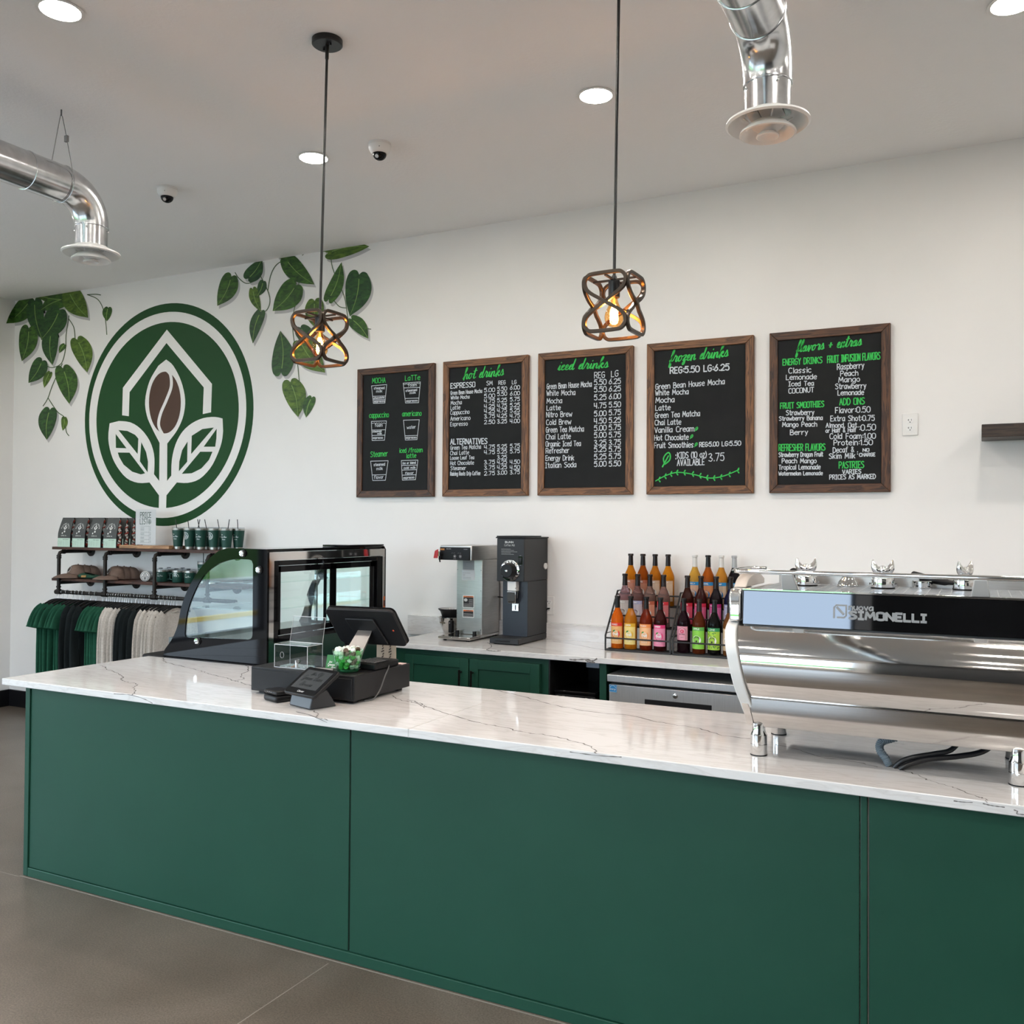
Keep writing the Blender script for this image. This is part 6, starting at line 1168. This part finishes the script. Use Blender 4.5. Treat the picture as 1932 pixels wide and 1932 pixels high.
def duct(x, y, label, dlabel):
    R0, R1, zc, rb = .078, .088, 3.318, .165
    t = thing('air_duct', label, 'duct', (x, y, 3.03))
    el = [(x, y-rb+rb*math.cos(a), zc-rb+rb*math.sin(a)) for a in [PI/2*i/14 for i in range(15)]]
    obj('elbow', MB().tube(el, [R0+.002+(R1-R0-.002)*i/14 for i in range(15)], 32), galv, t, smooth=60)
    obj('drop_collar', MB().lathe([(R0-.002, 3.050), (R0-.001, zc-rb-.001)], (x, y, 0), 36), galv, t); obj('straight_run', MB().tube([(x, y-rb-.001, zc), (x, -8.6, zc)], R1+.001, 32), galv, t, smooth=60)
    sm_ = MB()
    for yy in (y-rb-.004, y-rb-.20, y-rb-.75, y-rb-1.6, y-rb-2.8): sm_.lathe([(R1+.0012, -.004), (R1+.0045, -.002), (R1+.0045, .002), (R1+.0012, .004)], (x, yy, zc), 36, RX90)
    sm_.lathe([(R0, -.004), (R0+.004, -.002), (R0+.004, .002), (R0, .004)], (x, y, zc-rb), 36); obj('seam_band', sm_, galv, t, smooth=40)
    for q in range(4): a = q*PI/2+.6; obj('screw', MB().ball((x+(R0+.002)*math.cos(a), y+(R0+.002)*math.sin(a), zc-rb-.018), .0045, 8), chrome, t)
    sp2 = MB()
    for i in range(2, 14): sp2.ball((el[i][0]+.018, el[i][1]+(R0+.0065)*math.cos(PI/2*i/14)*-0-0, el[i][2]), .002, 6)
    st = MB()
    d = thing('air_diffuser', dlabel, 'air vent', (x, y, 3.0), 'round diffusers')
    obj('outer_cone', MB().lathe([(.0785, 3.056), (.082, 3.052), (.118, 3.034), (.138, 3.026), (.140, 3.019), (.132, 3.014), (.116, 3.022), (.094, 3.044), (.0785, 3.052)], (x, y, 0), 44), white_en, d, smooth=50)
    obj('damper_blades', MB().box(x-.070, x+.070, y-.004, y+.004, 3.060, 3.0605).box(x-.02, x+.055, y-.06, y+.02, 3.047, 3.0475).box(x-.062, x-.024, y-.05, y+.03, 3.048, 3.0485), white_pl, d); obj('dark_throat', MB().lathe([(.0001, 3.075), (.0755, 3.075)], (x, y, 0), 36), mat('throat_dark', (.02, .02, .02), .7), d)
    obj('middle_cone', MB().lathe([(.060, 3.020), (.076, 3.006), (.092, 2.992), (.094, 2.985), (.087, 2.983), (.068, 2.996), (.052, 3.013)], (x, y, 0), 44), white_en, d, smooth=50); obj('inner_cone', MB().lathe([(.0001, 2.990), (.026, 2.990), (.036, 2.982), (.038, 2.976), (.034, 2.974), (.025, 2.982), (.0001, 2.986)], (x, y, 0), 36), white_en, d, smooth=50); obj('cone_bridge', MB().lathe([(.026, 2.9905), (.058, 3.016)], (x, y, 0), 36), white_en, d)
    for a in range(4): obj('spoke', MB().bar((x+.028*math.cos(a*PI/2+.4), y+.028*math.sin(a*PI/2+.4), 3.004), (x+.082*math.cos(a*PI/2+.4), y+.082*math.sin(a*PI/2+.4), 3.040), .0025, 6), white_en, d)
    return t
duct(3.832, -2.238, 'galvanised round duct with elbow at the left edge', 'round white diffuser under the left duct, above the wall corner')
duct(7.205, -2.262, 'galvanised round duct dropping from the top, right of both pendants', 'round white diffuser under the right duct, near the right pendant')
t = thing('duct_hanger', 'thin wire loop hanging the left duct from the ceiling', 'wire', (3.832, -2.40, H)); wr = mat('wire_grey', (.20, .20, .20), .4, .8); hy = -2.418
obj('ceiling_eye', MB().bar((3.832, hy, H-.03), (3.832, hy, H), .004, 8), wr, t); RR = .093
lp = [(3.832+RR*math.cos(a), hy, 3.318+RR*math.sin(a)) for a in [PI*1.0+.15-(-PI+.0)*0 + (PI-.3+.0)*0 + PI*i/16 - 0 for i in range(0, 15)]]
obj('wire_loop', MB().tube(smoothpts([(3.832, hy, H-.028), (3.824, hy, H-.034), (3.745, hy, 3.36)], 4)+[(3.832-RR*math.cos(a), hy, 3.318-RR*math.sin(a)) for a in [-.2+(PI+.4)*i/16 for i in range(17)]]+[(3.918, hy, 3.37), (3.866, hy, 3.56), (3.840, hy, H-.034), (3.832, hy, H-.028)], .0018, 6), wr, t)
obj('wire_clamp', MB().box(3.862, 3.882, hy-.006, hy+.006, 3.515, 3.545), wr, t)
# pendants: four square-bar X loops around a glowing bulb
bronze = mat('pendant_bronze', (.050, .036, .026), .35, .75); blk_r = mat('pendant_black', (.008, .008, .008), .35)
bulb_m = pane('amber_bulb', (1.0, .72, .38)); fil = mat('filament', (1, .6, .2), .5, emit=(1.0, .50, .13), estr=260)
def pendant(x, y, z, ctop, rz, label):
    """x, y, z is the middle of the cage"""
    t = thing('pendant_lamp', label, 'pendant lamp', (x, y, z), 'bronze cage pendants'); V3 = Vector
    obj('canopy', MB().lathe([(.0001, -.024), (.058, -.024), (.0635, -.020), (.0635, -.0005), (.0001, -.0005)], (ctop[0], ctop[1], H), 40), blk_r, t, smooth=30)
    for s in (-1, 1): obj('canopy_nut', MB().bar((ctop[0]+s*.026, ctop[1]-s*.012, H-.0245), (ctop[0]+s*.026, ctop[1]-s*.012, H-.034), .005, 8), blk_r, t)
    a, b = V3((ctop[0], ctop[1], H-.0245)), V3((x, y, z+.1085)); d = (b-a).normalized()
    obj('rod_coupling', MB().bar(a, a+d*.055, .0075, 12), blk_r, t); obj('rod', MB().bar(a+d*.05, b, .0055, 12), blk_r, t)
    hgt, hw = .122, .086; R = Matrix.Translation((x, y, z)) @ Matrix.Rotation(rz, 4, 'Z')
    def hour():   # rounded hourglass: two loops crossing in the middle, as one closed bar
        q = [(.039, .100), (.063, .095), (.077, .076), (.071, .050), (.050, .031), (.025, .0155)]
        P = [(-.039, .100)]+q+[(0, 0)]+[(-u, -v) for u, v in q[::-1]]+[(u, -v) for u, v in q]+[(0, 0)]+[(-u, v) for u, v in q[::-1]][:-1]
        return smoothpts(P, 4, True)
    H4 = hour()
    for k in range(4):
        Q = R @ Matrix.Rotation(k*PI/2, 4, 'Z'); n_ = len(H4)
        path = []
        for i, (u, v) in enumerate(H4):
            path.append(Q @ V3((u, -.0815+(.005 if i < n_*.5 else -.005)*max(0, 1-(abs(u)+abs(v))/.05), v)))
        obj('cage_loop', MB().tube(path, .0088, 4, True), bronze, t, bev=.0012, smooth=45)
    cb_ = MB()
    for ang in (0, PI/2): cb_.bar(R @ V3((-.080*math.cos(ang), -.080*math.sin(ang), .093)), R @ V3((.080*math.cos(ang), .080*math.sin(ang), .093)), .005, 4)
    obj('cross_bar', cb_, bronze, t); obj('socket', MB().lathe([(.0001, .030), (.019, .030), (.0205, .034), (.0205, .088), (.012, .095), (.008, .108), (.0001, .108)], (x, y, z), 24), blk_r, t, smooth=30)
    bp = [(.0125, .0295), (.0135, .018), (.019, .004), (.029, -.018), (.0335, -.036), (.031, -.055), (.020, -.069), (.0001, -.074)]
    bl = obj('bulb_glass', MB().lathe(smoothpts(bp, 3), (x, y, z), 28), bulb_m, t, smooth=180); f = MB()
    for k in range(5): a0 = 2*PI*k/5; f.bar((x+.006*math.cos(a0), y+.006*math.sin(a0), z+.004), (x+.0125*math.cos(a0), y+.0125*math.sin(a0), z-.050), .0017, 6)
    obj('filament', f, fil, bl); obj('glass_stem', MB().bar((x, y, z+.029), (x, y, z-.004), .005, 10), mat('stem_white', (.8, .7, .5), .4), bl)
    l = bpy.data.lights.new('bulb_light', 'POINT'); l.energy = 6; l.color = (1.0, .50, .16); l.shadow_soft_size = .02
    o = bpy.data.objects.new('glow', l); COL.objects.link(o); o.parent = t; o.location = (0, 0, -.026)
    return t
pendant(5.393, -2.365, 2.428, (5.413, -2.360), -.02, 'bronze cage pendant lamp in front of the painted vine')
pendant(6.694, -2.365, 2.431, (6.708, -2.365), -.04, 'bronze cage pendant lamp above the middle chalkboards')
